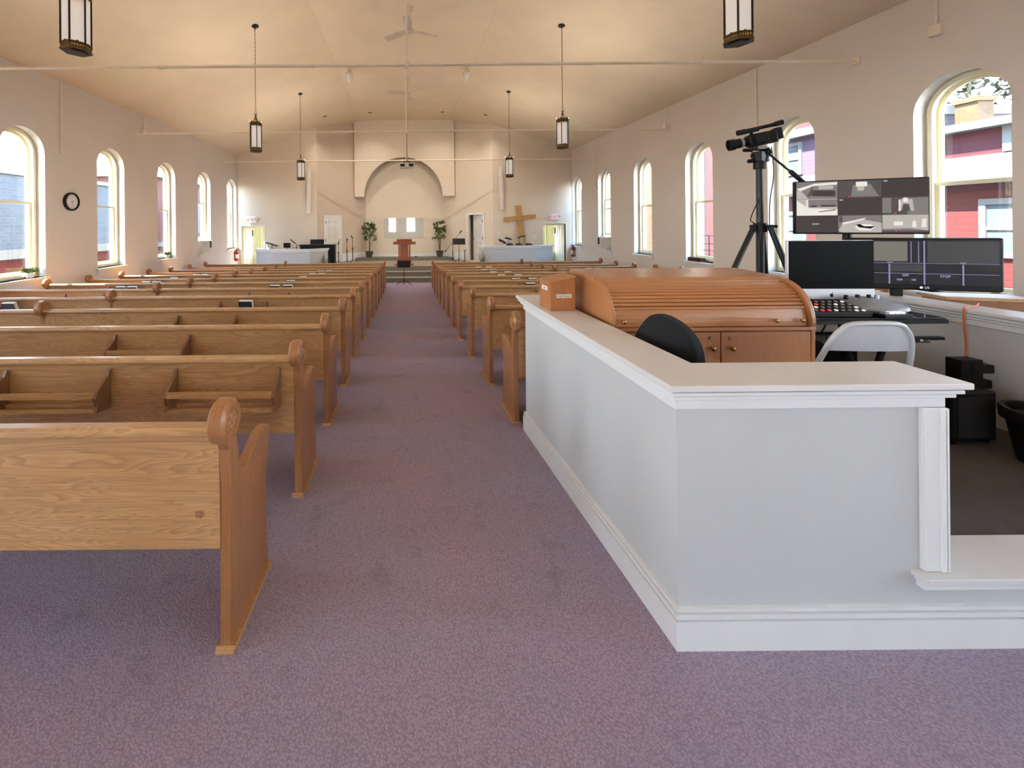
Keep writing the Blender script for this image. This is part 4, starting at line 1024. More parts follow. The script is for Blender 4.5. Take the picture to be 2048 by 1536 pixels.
mic_stand((-2.72, 16.25, PT), .80, 'microphone stand beside the black piano end', .3)
mic_stand((-2.42, 16.55, PT), .92, 'microphone stand in front of the darker wall, shorter of a close pair', .2)
mic_stand((-2.24, 16.90, PT), 1.02, 'microphone stand in front of the darker wall, taller of a close pair', -.2)
mic_stand((1.90, 16.55, PT), .72, 'microphone stand with a long raised boom by the potted tree', 0, ((-.28, 0, .48), (.29, 0, 1.18)))
sb = thing('instrument_stand', 'short bare black pole stand below the music stand on stage', 'stand', (2.30, 15.95, PT))
b = MB(); b.cyl((0, 0, .03), (0, 0, .50), .014); b.cyl((-.03, 0, .5), (.07, 0, .53), .014); b.build('pole', 'black', sb, smooth=True)
b = MB(); b.lathe([(.11, 0), (.11, .012), (.03, .03), (0, .03)], (0, 0, 0), 20); b.build('base', 'black', sb, smooth=True)

def potted_tree(loc, h, seed, label):
    t = thing('potted_tree', label, 'plant', loc)
    b = MB(); b.lathe([(.10, 0), (.145, .14), (.165, .24), (.172, .27), (.15, .27), (.14, .22), (0, .22)], (0, 0, 0), 20); b.build('pot', 'pot', t, smooth=True)
    r = random.Random(seed); st_ = MB(); lf = MB()
    for k_ in range(4):
        a = r.uniform(0, 6.28); top_ = Vector((.12*math.cos(a), .10*math.sin(a), h*r.uniform(.72, .95)))
        st_.tube([(.02*math.cos(a), .02*math.sin(a), .2), (.05*math.cos(a+1), .05*math.sin(a+1), h*.4), top_], [.012, .01, .005], 6)
    for k_ in range(44):
        z = r.uniform(.50, .98)*h; a = r.uniform(0, 6.28); prof_ = .30*(1.1-abs(z/h-.68)*1.3); rad = prof_*r.uniform(.35, 1)
        c = Vector((rad*math.cos(a), .7*rad*math.sin(a), z))
        for q in range(7):
            d = Vector((r.gauss(0, 1)+.8*math.cos(a), .8*r.gauss(0, 1), r.gauss(-.25, .7))).normalized(); L_ = r.uniform(.10, .18)
            sd = d.cross(Vector((0, .3, 1))).normalized()*.027; m_ = c+d*L_*.5+Vector((0, 0, .012))
            lf.add([c, m_+sd, c+d*L_-Vector((0, 0, .02)), m_-sd], [(0, 1, 2), (0, 2, 3)])
    st_.build('stem', 'bark', t, smooth=True); tag(lf.build('foliage', 'leaf', t), kind=None)
    return t
potted_tree((-1.60, 17.54, dz), 1.54, 5, 'leafy indoor tree in brown pot at the darker wall end of the dais')
potted_tree((1.45, 17.54, dz), 1.58, 9, 'leafy indoor tree in brown pot beside the boom microphone stand')
def grass_plant(loc, h, seed, label):
    t = thing('ornamental_grass', label, 'plant', loc)
    b = MB(); b.lathe([(.09, 0), (.13, .2), (.13, .22), (.11, .22), (.1, .18), (0, .18)], (0, 0, 0), 16); b.build('pot', 'pot', t, smooth=True)
    r = random.Random(seed); g = MB()
    for k_ in range(130):
        a = r.uniform(0, 6.28); sp = r.uniform(.02, .5)**1.2; hh = h*r.uniform(.6, 1)-.3*sp
        p0 = Vector((.05*math.cos(a), .05*math.sin(a), .17)); p1 = Vector((sp*.35*math.cos(a), sp*.35*math.sin(a), hh*.65)); p2_ = Vector((sp*math.cos(a), sp*math.sin(a), hh))
        w_ = Vector((-math.sin(a), math.cos(a), 0))*.009
        g.add([p0-w_, p0+w_, p1+w_, p1-w_, p2_], [(0, 1, 2, 3), (3, 2, 4)])
    g.build('foliage', 'grassleaf', t)
grass_plant((-2.98, 14.6, zfloor(14)), 1.15, 3, 'tall feathery grass plant by the piano pen corner')
grass_plant((2.74, 14.55, zfloor(14)), 1.25, 4, 'tall feathery grass plant by the drum pen corner')

# low-walled pens for piano and drums
def pen(name, pts, ztop, label):
    t = thing(name, label, 'half wall'); z0 = zfloor(15)
    out = list(pts); inn = [(x, y) for x, y in [tuple(p) for p in offset(pts, -.10)]]
    n = len(pts)
    def ring(o, i, za, zb, nm, m, bev=0):
        b = MB()
        for j in range(n-1):
            A, B_, C, D = o[j], o[j+1], i[j+1], i[j]
            b.add([(*A, za), (*B_, za), (*C, za), (*D, za), (*A, zb), (*B_, zb), (*C, zb), (*D, zb)], [(0, 3, 2, 1), (4, 5, 6, 7), (0, 1, 5, 4), (1, 2, 6, 5), (2, 3, 7, 6), (3, 0, 4, 7)])
        return b.build(nm, m, t)
    ring(out, inn, z0, ztop-.035, 'half_wall', 'booth')
    o2 = [(x, y) for x, y in offset(pts, .05)]; i2 = [(x, y) for x, y in offset(pts, -.15)]
    ring(o2, i2, ztop-.035, ztop, 'cap', 'trim'); o3 = [(x, y) for x, y in offset(pts, .025)]
    ring(o3, out, ztop-.10, ztop-.035, 'cap_moulding', 'trim')
pen('piano_pen', [(-5.70, 15.95), (-5.72, 15.45), (-4.98, 15.0), (-3.56, 15.0), (-3.02, 15.5), (-3.02, 15.62)], .61, 'white-capped low pen wall around the piano, sunlit at one end')
pen('drum_pen', [(2.84, 15.62), (2.84, 15.45), (2.90, 15.0), (4.83, 15.0), (5.62, 15.55), (5.62, 15.95)], .67, 'white-capped low pen wall around the drums, below the cross')
pi_ = thing('piano', 'black piano with raised music rest behind the pen wall', 'piano', (-3.52, 15.88, zfloor(15)))
b = MB(); b.box(-.62, -.12, 0, .73, .22, 1.30); b.build('case', 'black', pi_, bevel=.01)
b = MB(); b.box(-.66, -.14, 1.30, .76, .24, 1.335); b.build('lid', 'blackm', pi_, bevel=.006)
b = MB(); b.cbox((.02, .05, 1.44), (.54, .02, .2), Matrix.Rotation(math.radians(-12), 3, 'X')); b.build('music_rest', 'black', pi_, bevel=.01)
oj = thing('sheet_music_stand', 'flat tilted black stand at the exit end of the piano pen', 'music stand', (-5.22, 15.75, zfloor(15)))
b = MB(); b.cyl((0, 0, .02), (0, 0, 1.33), .014); b.lathe([(.16, 0), (.16, .015), (.02, .03)], (0, 0, 0), 16); b.build('pole', 'black', oj, smooth=True)
b = MB(); b.cbox((0, 0, 1.37), (.46, .34, .015), Matrix.Rotation(math.radians(19), 3, 'Y')); b.build('desk_tray', 'black', oj, bevel=.003)
tb_ = thing('monitor_tablet', 'small black screen on a pole in the middle of the piano pen', 'screen', (-4.62, 15.7, zfloor(15)))
b = MB(); b.cyl((0, 0, .02), (0, 0, 1.25), .013); b.lathe([(.15, 0), (.15, .015), (.02, .03)], (0, 0, 0), 16); b.build('pole', 'black', tb_, smooth=True)
b = MB(); b.box(-.135, -.02, 1.23, .135, .02, 1.42); b.build('screen', 'black', tb_, bevel=.012)
gm = thing('gooseneck_lamp', 'thin black angled lamp beside the piano lid', 'lamp', (-4.36, 15.72, zfloor(15)))
b = MB(); b.cyl((.1, 0, .02), (.1, 0, 1.28), .012); b.tube([(.1, 0, 1.27), (.13, 0, 1.34), (.06, 0, 1.40), (-.12, 0, 1.54)], .011, 8); b.lathe([(.09, 0), (.09, .015), (.02, .03)], (.1, 0, 0), 16); b.build('stem', 'black', gm, smooth=True)
b = MB(); b.tube([(.05, 0, 1.405), (-.14, 0, 1.555)], [.022, .016], 10); b.build('lamp_head', 'black', gm, smooth=True)
def drum_pad(loc, r, h, tilt, label, ax='Y'):
    t = thing('cymbal', label, 'cymbal', loc, group='cymbals of the drum kit')
    b = MB(); b.cyl((0, 0, .02), (0, 0, h), .012); tripod_base(b, .2, .25, 3, 20, .01); b.build('stand', 'alum', t, smooth=True)
    R = Matrix.Rotation(math.radians(tilt), 3, 'Y') @ Matrix.Rotation(math.radians(-12), 3, 'X'); b = MB(); b.lathe([(r, 0), (r*.5, .022), (.03, .03), (0, .045)], (0, 0, h), 24, R); b.lathe([(0, -.004), (r*.99, -.004), (r, 0)], (0, 0, h), 24, R); b.build('disc', 'black', t, smooth=True)
drum_pad((3.74, 15.75, zfloor(15)), .17, 1.40, 32, 'black cymbal tilted steeply, lowest of three above the drum pen')
drum_pad((4.02, 15.95, zfloor(15)), .15, 1.50, 18, 'black cymbal, middle of three above the drum pen')
drum_pad((4.44, 15.6, zfloor(15)), .18, 1.58, -10, 'black cymbal in front of the cross foot, highest of three')
dr = thing('drum_module', 'black drum pads just showing over the drum pen cap', 'drum', (4.25, 15.4, zfloor(15)))
b = MB()
for x in (-.3, .05, .42): b.cyl((x, .04, 1.22), (x, .02, 1.30), .13, .13, 20)
b.build('pad', 'black', dr)
b = MB()
for x in (-.45, .55): b.cyl((x, .05, 0), (x, .05, 1.25), .018)
b.cyl((-.45, .05, 1.2), (.55, .05, 1.2), .018); b.build('rack_tube', 'alum', dr, smooth=True)

cr = thing('wooden_cross', 'plain tan wooden cross leaning beside the exit near the camera-side wall', 'cross', (4.44, 16.06, zfloor(16)+.02))
cr.rotation_euler = (math.radians(-1.5), 0, 0); Rc = Matrix.Rotation(math.radians(-5.2), 3, 'Y')
def turn(b): b.v = [tuple(Rc @ Vector(p)+Vector((.28, 0, 0))) for p in b.v]; return b
b = MB(); b.box(-.095, -.04, 0, .095, .04, 2.80); turn(b).build('upright', 'pine', cr, bevel=.004)
b = MB(); b.box(-.64, -.085, 2.22, .64, -.041, 2.385); turn(b).build('crossbar', 'pine', cr, bevel=.004)

wb = thing('glass_board', 'glossy pale glass writing board mounted on the alcove wall', 'board', (-.10, YA-.03, 1.34))
b = MB(); b.box(-.875, -.012, -.44, .875, 0, .44); b.build('panel', 'whiteboard', wb, bevel=.002)
for x in (-.82, .82):
    for z in (-.39, .39): b = MB(); b.cyl((x, -.02, z), (x, .005, z), .014); b.build('standoff', 'alum', wb)
b = MB(); b.box(-.12, -.05, -.44, .15, -.012, -.425); b.build('pen_tray', 'trim', wb)
op = tag(MB().box(-.03, 17.62, dz, .03, 17.68, dz+.045).build('floor_socket', 'black'), 'tiny black floor box on the dais beside the lectern', 'socket')
op.location = (.42, 0, 0)

# line-array speakers on the stage wall
def column(x, z0, z1, w_, tilt, label):
    t = thing('column_speaker', label, 'speaker', (x, YB-.12, (z0+z1)/2)); L_ = (z1-z0)/2
    t.rotation_euler = (0, math.radians(tilt), 0)
    b = MB(); b.prism([(-w_/2, .02), (-w_/2+.02, -.06), (w_/2-.02, -.06), (w_/2, .02)], 'Z', -L_, L_); b.build('cabinet', 'white', t, bevel=.006)
    b = MB()
    for z in (-.1, .1, -L_+.3, L_-.3): b.box(-.03, .0, z-.02, .03, .117, z+.02)
    b.build('wall_bracket', 'white', t)
    MB().box(-w_/2+.03, -.064, -L_+.02, w_/2-.03, -.06, L_-.02).build('grille', 'white', t)
column(-3.85, 1.95, 3.72, .17, 1.5, 'tall white column speaker on the stage wall beside the darker wall')
column(3.80, 2.05, 3.75, .15, -1, 'tall white column speaker on the stage wall near the cross')

# exit signs, switches, extinguishers, clock
def exit_sign(x, label):
    t = thing('exit_sign', label, 'sign', (x, YB-.001, 1.735))
    b = MB(); b.box(-.155, -.05, -.12, .155, -.001, .12); b.build('housing', 'sign_white', t, bevel=.012)
    text('EXIT', 'lettering', .17, 'exit_red', t, Vector((0, -.0505, 0)), face_R(), .001)
    for s in (-1, 1):
        b = MB(); R = Matrix.Rotation(s*PI/2.6, 3, 'Y'); b.lathe([(.03, 0), (.045, .05), (.046, .058), (0, .058)], (s*.165, -.03, .03), 16, Matrix.Rotation(s*PI/2.2, 3, 'Y')); b.build('lamp_head', 'white', t, smooth=True)
exit_sign(-6.13, 'white EXIT sign over the doorway by the clock-side wall')
exit_sign(5.93, 'white EXIT sign over the doorway near the cross')
def extinguisher(loc, label, rz):
    t = thing('fire_extinguisher', label, 'fire extinguisher', loc, rz, group=None)
    b = MB(); b.lathe([(.0, 0), (.062, .0), (.068, .02), (.068, .32), (.045, .38), (.025, .40), (0, .40)], (0, -.08, 0), 20); b.build('cylinder', 'red', t, smooth=True)
    b = MB(); b.lathe([(.0695, .10), (.0695, .26)], (0, -.08, 0), 20, cap=False); b.build('paper_label', 'paper', t, smooth=True)
    b = MB(); b.cyl((0, -.08, .39), (0, -.08, .45), .02); b.box(-.015, -.17, .44, .015, -.04, .46); b.box(-.012, -.16, .475, .012, -.05, .49); b.build('valve_handle', 'black', t)
    b = MB(); b.tube([(.02, -.08, .43), (.09, -.08, .40), (.085, -.09, .22), (.075, -.10, .1)], .012, 8); b.build('hose', 'black', t, smooth=True)
    b = MB(); b.box(-.02, -.012, .1, .02, -.001, .44); b.build('wall_bracket', 'blackm', t)
extinguisher((XL+.001, 15.98-.3+.25, .12), 'red fire extinguisher hung on the clock-side wall by the exit', PI/2)
extinguisher((XR-.001, 15.98, .16), 'red fire extinguisher hung on the camera-side wall by the exit', -PI/2)
ck = thing('wall_clock', 'round black-rimmed clock with white dial between two arched windows', 'clock', (XL+.001, 8.15, 2.03))
RX = Matrix.Rotation(PI/2, 3, 'Y')
b = MB(); b.lathe([(.183, 0), (.183, .045), (.172, .055), (.150, .05), (.145, .035), (.145, 0)], (0, 0, 0), 40, RX, cap=False); b.build('rim', 'black', ck, smooth=True)
b = MB(); b.lathe([(.146, .0), (.146, .03), (0, .03)], (0, 0, 0), 40, RX); b.build('dial', 'paper', ck)
FC = Matrix(((0, 0, 1), (1, 0, 0), (0, 1, 0)))         # x along +Y, y up, facing +X
for i in range(1, 13):
    a = PI/2-i*PI/6; text(str(i), 'numeral', .038, 'black', ck, Vector((.0305, .115*math.cos(a), .115*math.sin(a))), FC, .0005)
def hand(nm, ang, L_, w_, x):
    a = PI/2-math.radians(ang); d = Vector((0, math.cos(a), math.sin(a))); s = Vector((0, -d.z, d.y))*w_; o = Vector((x, 0, 0))
    MB().prism([((o-d*.02+s).y, (o-d*.02+s).z), ((o-d*.02-s).y, (o-d*.02-s).z), ((o+d*L_-s*.5).y, (o+d*L_-s*.5).z), ((o+d*L_+s*.5).y, (o+d*L_+s*.5).z)], 'X', x, x+.0015).build(nm, 'black', ck)
hand('hour_hand', 75, .075, .005, .033); hand('minute_hand', 160, .11, .0035, .0355)
for x, z, lab in ((3.70, 1.10, 'small white light switch beside the column speaker above the drums'), (5.15, .95, 'double white switch plate between the cross and the exit')):
    t = thing('light_switch', lab, 'switch', (x, YB-.001, z)); MB().box(-.05, -.008, -.06, .05, 0, .06).build('plate', 'white', t, bevel=.002); MB().box(-.01, -.016, -.02, .01, -.008, .02).build('toggle', 'white', t)

# conduit drops on the side walls
def conduit(X, s, y, z0, z1, boxsz, label, m='wall'):
    t = thing('conduit', label, 'conduit', (X, y, z0), group=None)
    b = MB(); b.cyl((-s*.016, 0, boxsz*.4), (-s*.016, 0, z1-z0), .012, n=8); b.build('pipe', 'rod', t, smooth=True)
    if boxsz: b = MB(); b.box(-s*.001, -boxsz*.55, -boxsz*.6, -s*.05, boxsz*.55, boxsz*.6); b.build('junction_box', 'rod', t, bevel=.004)
ze = ZE
conduit(XL, -1, 7.93, 2.98, ze-.01, .035, 'thin vertical conduit above the clock on the clock-side wall')
conduit(XL, -1, 10.45, 3.95, ze-.01, .09, 'short conduit with a box above the second tie rod end, clock-side wall')
conduit(XR, 1, 7.65, 3.2, ze-.01, .035, 'thin vertical conduit behind the video camera on the wall')
conduit(XR, 1, 5.05, 3.88, ze-.01, .11, 'vertical conduit with square box high above the big window')
conduit(XR, 1, 10.32, 3.95, ze-.01, .10, 'conduit with small box at the end of the middle tie rod')
conduit(XR, 1, 14.2, 2.72, ze-.01, .05, 'long thin conduit between two windows near the stage, camera-side wall')
# air conditioners in two windows
def aircon(X, s, c, label):
    t = thing('air_conditioner', label, 'air conditioner', (X, c, SILL+.005))
    b = MB(); b.box(-s*.10, -.33, .0, s*.45, .33, .42); b.build('case', 'white', t, bevel=.012)
    b = MB()
    for i in range(9): b.box(-s*.105, -.30, .05+i*.036, -s*.10, .10, .062+i*.036)
    b.build('grille', 'grey', t); b = MB(); b.box(-s*.106, .14, .16, -s*.10, .26, .38); b.build('control_panel', 'black', t)
    b = MB(); b.cyl((-s*.10, .2, .09), (-s*.118, .2, .09), .018); b.build('dial', 'grey', t)
aircon(XL, -1, WIN_L[1], 'window air conditioner in the clock-side wall second window from stage')
aircon(XR, 1, WIN_R[1], 'window air conditioner in the camera-side wall second window from stage')
# things on the window sills
def sill_plant(X, s, c, y, label):
    t = thing('sill_plant', label, 'plant', (X+s*.08, c+y, SILL+.001)); b = MB(); b.lathe([(.05, 0), (.065, .09), (.055, .09), (0, .08)], (0, 0, 0), 14); b.build('pot', 'white', t, smooth=True)
    r = random.Random(int(c*10)); g = MB()
    for i in range(60):
        a = r.uniform(0, 6.28); e = Vector((.05*math.cos(a), .2*math.sin(a), r.uniform(.08, .2))); o = Vector((.02*math.cos(a), .03*math.sin(a), .08)); w_ = Vector((.01, .02*math.cos(a), .012)); m_ = (o+e)/2+Vector((0, 0, .03)); g.add([o, m_+w_, e, m_-w_], [(0, 1, 2, 3)])
    g.build('foliage', 'leaf', t)
sill_plant(XL, -1, WIN_L[4], .2, 'small leafy plant on the sill of the window nearer the clock')
sill_plant(XL, -1, WIN_L[2], .15, 'small leafy plant on the third window sill from stage, clock side')
rb = thing('patterned_box', 'small red and white box on the window sill behind the tripod', 'box', (XR+.03, WIN_R[3]+.13, SILL+.001))
MB().box(-.06, -.2, 0, .06, .2, .085).build('body', 'red_brick', rb, bevel=.003)

# ------------------------------------------------------------------ ceiling fixtures
def hexpt(r, i, z, a0=PI/6): a = a0+PI/3*i; return Vector((r*math.cos(a), r*math.sin(a), z))
def make_lantern(zb, zc_, label, loc, rz):
    """hexagonal pendant: loc is the point below on the lantern's base, zc_ the ceiling above it"""
    t = thing('pendant_lantern', label, 'pendant light', loc, rz, group='hexagonal pendant lanterns')
    r = .118; H = .60
    pn = MB()
    for i in range(6):
        a, c = hexpt(r-.006, i, .07), hexpt(r-.006, i+1, .07); pn.quad(a, c, c+Vector((0, 0, H-.13)), a+Vector((0, 0, H-.13)))
    pn.build('glass_panels', 'milk', t)
    fr = MB()
    for i in range(6): p = hexpt(r, i, .05); fr.cyl(p, p+Vector((0, 0, H-.1)), .0085, n=6)
    fr.build('corner_ribs', 'bronze_dark', t)
    bb = MB(); bb.lathe([(r-.02, -.0), (r+.012, .0), (r+.014, .012), (r+.004, .016), (r+.004, .062), (r+.010, .066), (r+.010, .074), (r-.01, .074)], (0, 0, 0), 6, start=PI/6, cap=False)
    for i in range(6):
        a, c = hexpt(r-.002, i, .074), hexpt(r-.002, i+1, .074); bb.ball((a+c)/2, .014, 8, 5)
    bs = bb.build('bottom_band', 'bronze', t)
    ds = MB()
    for i in range(6):
        a, c = hexpt(r+.0045, i, .04), hexpt(r+.0045, i+1, .04)
        for k_ in range(5): p = a.lerp(c, .16+.17*k_); nn = ((a+c)/2); nn.z = 0; nn.normalize(); ds.cbox(p, (.004, .011, .016), math.atan2(nn.y, nn.x))
    ds.build('pierced_dots', 'brass', bs)
    pl = MB(); pl.lathe([(0, -.012), (r*.75, -.012), (r*.80, -.004), (r+.004, .0)], (0, 0, 0), 6, start=PI/6); pl.build('bottom_plate', 'bronze_dark', t)
    cw = MB(); cw.lathe([(r-.01, H-.075), (r+.006, H-.07), (r+.006, H-.02), (r+.012, H-.012), (r-.006, H-.012)], (0, 0, 0), 6, start=PI/6, cap=False)
    for i in range(6):
        a, c = hexpt(r+.006, i, H-.02), hexpt(r+.006, i+1, H-.02)
        for k_ in range(3):
            m_ = a.lerp(c, .17+.33*k_); d = (c-a).normalized()*.018; hh = .035 if k_ != 1 else .05; cw.poly([m_-d, m_+d, m_+d*.3+Vector((0, 0, hh)), m_-d*.3+Vector((0, 0, hh))])
        m_ = a.lerp(c, .5); d = (c-a).normalized()
        for k_ in (-1, 0, 1): q_ = m_+d*.03*k_-Vector((0, 0, .055)); cw.poly([q_-d*.014, q_, q_+d*.014, q_-Vector((0, 0, .02))])
        p = hexpt(r+.01, i, H-.03); cw.cyl(p, p+Vector((0, 0, .06)), .010, .003, 6)
    cw.build('crown_band', 'bronze', t)
    fn = MB(); fn.lathe([(.05, H-.03), (.04, H+.02), (.014, H+.14), (.012, H+.15), (.034, H+.152), (.034, H+.16), (.010, H+.165), (.010, H+.18), (0, H+.18)], (0, 0, 0), 12)
    for i in range(6): p = hexpt(r-.01, i, H-.03); fn.cyl(p, (0, 0, H+.03), .006, n=5)
    fn.build('spire', 'bronze_dark', t, smooth=True)
    ring = MB(); ring.tube([(.026*math.cos(PI*k_/8), 0, H+.205+.026*math.sin(PI*k_/8)) for k_ in range(16)], .004, 6, True); ring.build('hanging_ring', 'bronze', t, smooth=True)
    ch = MB(); z = H+.228; top_ = zc_-zb-.03; pitch = .042; k_ = 0
    while z < top_:
        ax = (1, 0) if k_ % 2 else (0, 1)
        ch.tube([(ax[0]*.009*math.cos(PI*j/3), ax[1]*.009*math.cos(PI*j/3), z+.5*pitch+.026*math.sin(PI*j/3)) for j in range(6)], .0035, 4, True); z += pitch; k_ += 1
    ch.build('chain', 'bronze', t)
    cn = MB(); cn.lathe([(0, -.06), (.012, -.06), (.02, -.035), (.068, -.02), (.075, .0), (.07, .012)], (0, 0, zc_-zb), 20); cn.build('canopy', 'bronze_dark', t, smooth=True)
    ld = bpy.data.lights.new('bulb_or_fill', 'AREA'); lo = bpy.data.objects.new('bulb_or_fill', ld); COL.objects.link(lo); lo.parent = t
    lo.location = (0, 0, H-.02); lo.rotation_euler = (PI, 0, 0)          # the lanterns are unlit; this uplight is added to brighten the ceiling
    ld.shape = 'DISK'; ld.size = .19; ld.energy = LAMP; ld.color = FILLC
    # added light shaped to spread evenly over the ceiling
    ld.use_nodes = True; lt = ld.node_tree; em = lt.nodes['Emission']; ge = lt.nodes.new('ShaderNodeNewGeometry'); dt = lt.nodes.new('ShaderNodeVectorMath'); dt.operation = 'DOT_PRODUCT'
    lt.links.new(ge.outputs['Incoming'], dt.inputs[0]); lt.links.new(ge.outputs['Normal'], dt.inputs[1])
    ab = lt.nodes.new('ShaderNodeMath'); ab.operation = 'ABSOLUTE'; lt.links.new(dt.outputs['Value'], ab.inputs[0])
    pw = lt.nodes.new('ShaderNodeMath'); pw.operation = 'POWER'; lt.links.new(ab.outputs[0], pw.inputs[0]); pw.inputs[1].default_value = -2.4
    mi = lt.nodes.new('ShaderNodeMath'); mi.operation = 'MINIMUM'; lt.links.new(pw.outputs[0], mi.inputs[0]); mi.inputs[1].default_value = 11
    lt.links.new(mi.outputs[0], em.inputs['Strength'])
    return t
LAMP, FILLC = 12, (1.0, .91, .79)
for x, y, zb, lab in ((-3.2, 3.95, 1.53+1.70, 'largest brass lantern over the clock-side pews, showing only its lower half'), (3.2, 3.88, 1.53+1.70, 'largest brass lantern above the sound booth, showing only its lower half'),
                      (-3.06, 8.3, 1.53+1.50, 'middle brass lantern of the row over the clock-side pews'), (3.22, 8.28, 1.53+1.51, 'middle brass lantern of the row over the booth-side pews'),
                      (-3.22, 12.45, 1.53+1.37, 'brass lantern over the clock-side pews closest to the stage wall'), (3.2, 12.45, 1.53+1.40, 'brass lantern over the booth-side pews closest to the stage wall'),
                      (-3.2, -.4, 3.4, 'unseen added brass lantern over the entrance end, clock side'), (3.2, -.4, 3.4, 'unseen added brass lantern over the entrance end, booth side'),  # these two pairs hang out of view, added to light the near end
                      (-3.2, -4.3, 3.5, 'unseen added brass lantern by the entrance windows, clock side'), (3.2, -4.3, 3.5, 'unseen added brass lantern by the entrance windows, booth side')):
    make_lantern(zb, zceil(x), lab, (x, y, zb), {3.95: .25, 3.88: .35}.get(y, .5))

def make_fan(x, y, drop, a0, label):
    t = thing('ceiling_fan', label, 'ceiling fan', (x, y, ZK), group=None)
    b = MB(); b.lathe([(.075, 0), (.072, -.03), (.03, -.10), (.016, -.11), (0, -.11)], (0, 0, 0), 20); b.build('canopy', 'fanwhite', t, smooth=True)
    b = MB(); b.cyl((0, 0, -.10), (0, 0, -drop+.05), .013); b.build('downrod', 'fanwhite', t, smooth=True)
    b = MB(); b.lathe([(0, .06), (.05, .055), (.09, .03), (.10, 0), (.09, -.03), (.05, -.055), (0, -.06)], (0, 0, -drop), 24); b.build('motor', 'fanwhite', t, smooth=True)
    for k_ in range(3):
        R = Matrix.Rotation(math.radians(a0+120*k_), 3, 'Z'); b = MB(); P = MB()
        n = 8; T = []
        for i in range(n+1):
            u = .10+.52*i/n; w_ = .045+.03*min(1, i/2); z = .012-.02*(i/n)**2; T += [R @ Vector((u, w_, z+.014))+Vector((0, 0, -drop)), R @ Vector((u, -w_, z-.018))+Vector((0, 0, -drop))]
        T2 = [v-Vector((0, 0, .007)) for v in T]; m_ = len(T); fs = []
        for i in range(n): a, c = 2*i, 2*i+2; fs += [(a, a+1, c+1, c), (m_+a, m_+c, m_+c+1, m_+a+1), (a, c, m_+c, m_+a), (a+1, m_+a+1, m_+c+1, c+1)]
        fs += [(0, m_, m_+1, 1), (2*n, 2*n+1, m_+2*n+1, m_+2*n)]
        b.add(T+T2, fs); b.build('blade', 'fanwhite', t)
make_fan(.11, 8.35, .48, -96, 'cream three-blade ceiling fan over the middle of the aisle')
make_fan(.07, 12.5, .44, 78, 'cream three-blade ceiling fan over the stage end of the aisle')
def spot(x, y, label):
    t = thing('spotlight', label, 'spotlight', (x, y, zceil(x)))
    b = MB(); b.box(-.06, -.09, -.025, .06, .09, 0.0); b.cyl((0, 0, -.02), (0, 0, -.10), .012); b.build('mount', 'fanwhite', t)
    b = MB(); d = Vector((-.15 if x > 0 else .15, .75, -.65)).normalized(); c = Vector((0, 0, -.20)); b.cyl(c-d*.13, c+d*.13, .075, .085, 20); b.build('lamp_can', 'white', t, smooth=True)
    b = MB(); b.tube([(-.095, 0, -.2), (-.095, 0, -.1), (.095, 0, -.1), (.095, 0, -.2)], .01, 6); b.build('yoke', 'fanwhite', t)
    ld = bpy.data.lights.new('bulb_or_fill', 'SPOT'); lo = bpy.data.objects.new('bulb_or_fill', ld); COL.objects.link(lo); lo.parent = t; lo.location = c+d*.16
    lo.rotation_euler = (-d).to_track_quat('Z', 'Y').to_euler(); ld.energy = 105; ld.spot_size = math.radians(95); ld.spot_blend = 1; ld.shadow_soft_size = .06; ld.color = (1, .93, .82)
spot(-1.60, 11.7, 'white can spotlight under the ceiling crease, clock side')
spot(1.77, 11.65, 'white can spotlight under the ceiling crease, booth side')
for x, y, lab in ((-3.03, 15.3, 'recessed ceiling light over the darker door wall'), (-1.41, 16.2, 'recessed light in the flat ceiling strip, clock side'), (1.5, 16.2, 'recessed light in the flat ceiling strip, booth side'), (3.05, 15.3, 'recessed ceiling light over the drum pen')):
    t = thing('recessed_light', lab, 'downlight', (x, y, zceil(x))); R = Matrix.Rotation(math.atan(.334)*(-1 if x < -XK else (1 if x > XK else 0)), 3, 'Y')
    b = MB(); b.lathe([(.095, .002), (.095, -.01), (.07, -.012), (.066, .002)], (0, 0, 0), 20, R); b.build('trim_ring', 'fanwhite', t); b = MB(); b.lathe([(.068, -.004), (0, -.006)], (0, 0, 0), 20, R); b.build('lamp', 'bronze_dark', t)
    ld = bpy.data.lights.new('bulb_or_fill', 'SPOT'); lo = bpy.data.objects.new('bulb_or_fill', ld); COL.objects.link(lo); lo.parent = t; lo.location = (0, 0, -.05)
    ld.energy = 50; ld.spot_size = math.radians(120); ld.spot_blend = 1; ld.shadow_soft_size = .05; ld.color = (1, .93, .82)
pj = thing('projector', 'white ceiling projector on a long pole before the alcove arch', 'projector', (.04, 12.0, 3.25))
b = MB(); b.box(-.21, -.16, -.08, .21, .16, .06); b.build('case', 'white', pj, bevel=.012)
b = MB()
for x0, x1 in ((-.19, -.06), (.06, .19)): b.box(x0, -.163, -.05, x1, -.16, .03)
b.build('rear_ports', 'blackm', pj)
b = MB(); b.cyl((.0, 0, .12), (0, 0, ZK-3.253), .022, n=10); b.build('pole', 'fanwhite', pj, smooth=True)
b = MB(); b.tube([(-.15, .0, .06), (0, 0, .12), (.15, 0, .06)], .012, 6); b.tube([(-.12, -.1, .07), (-.05, -.08, .12), (.08, -.12, .10), (.12, -.15, .03)], .008, 6); b.build('bracket_cables', 'black', pj, smooth=True)
b = MB(); b.cyl((.1, .15, -.01), (.1, .2, -.01), .05, n=16); b.build('lens', 'black', pj, smooth=True)

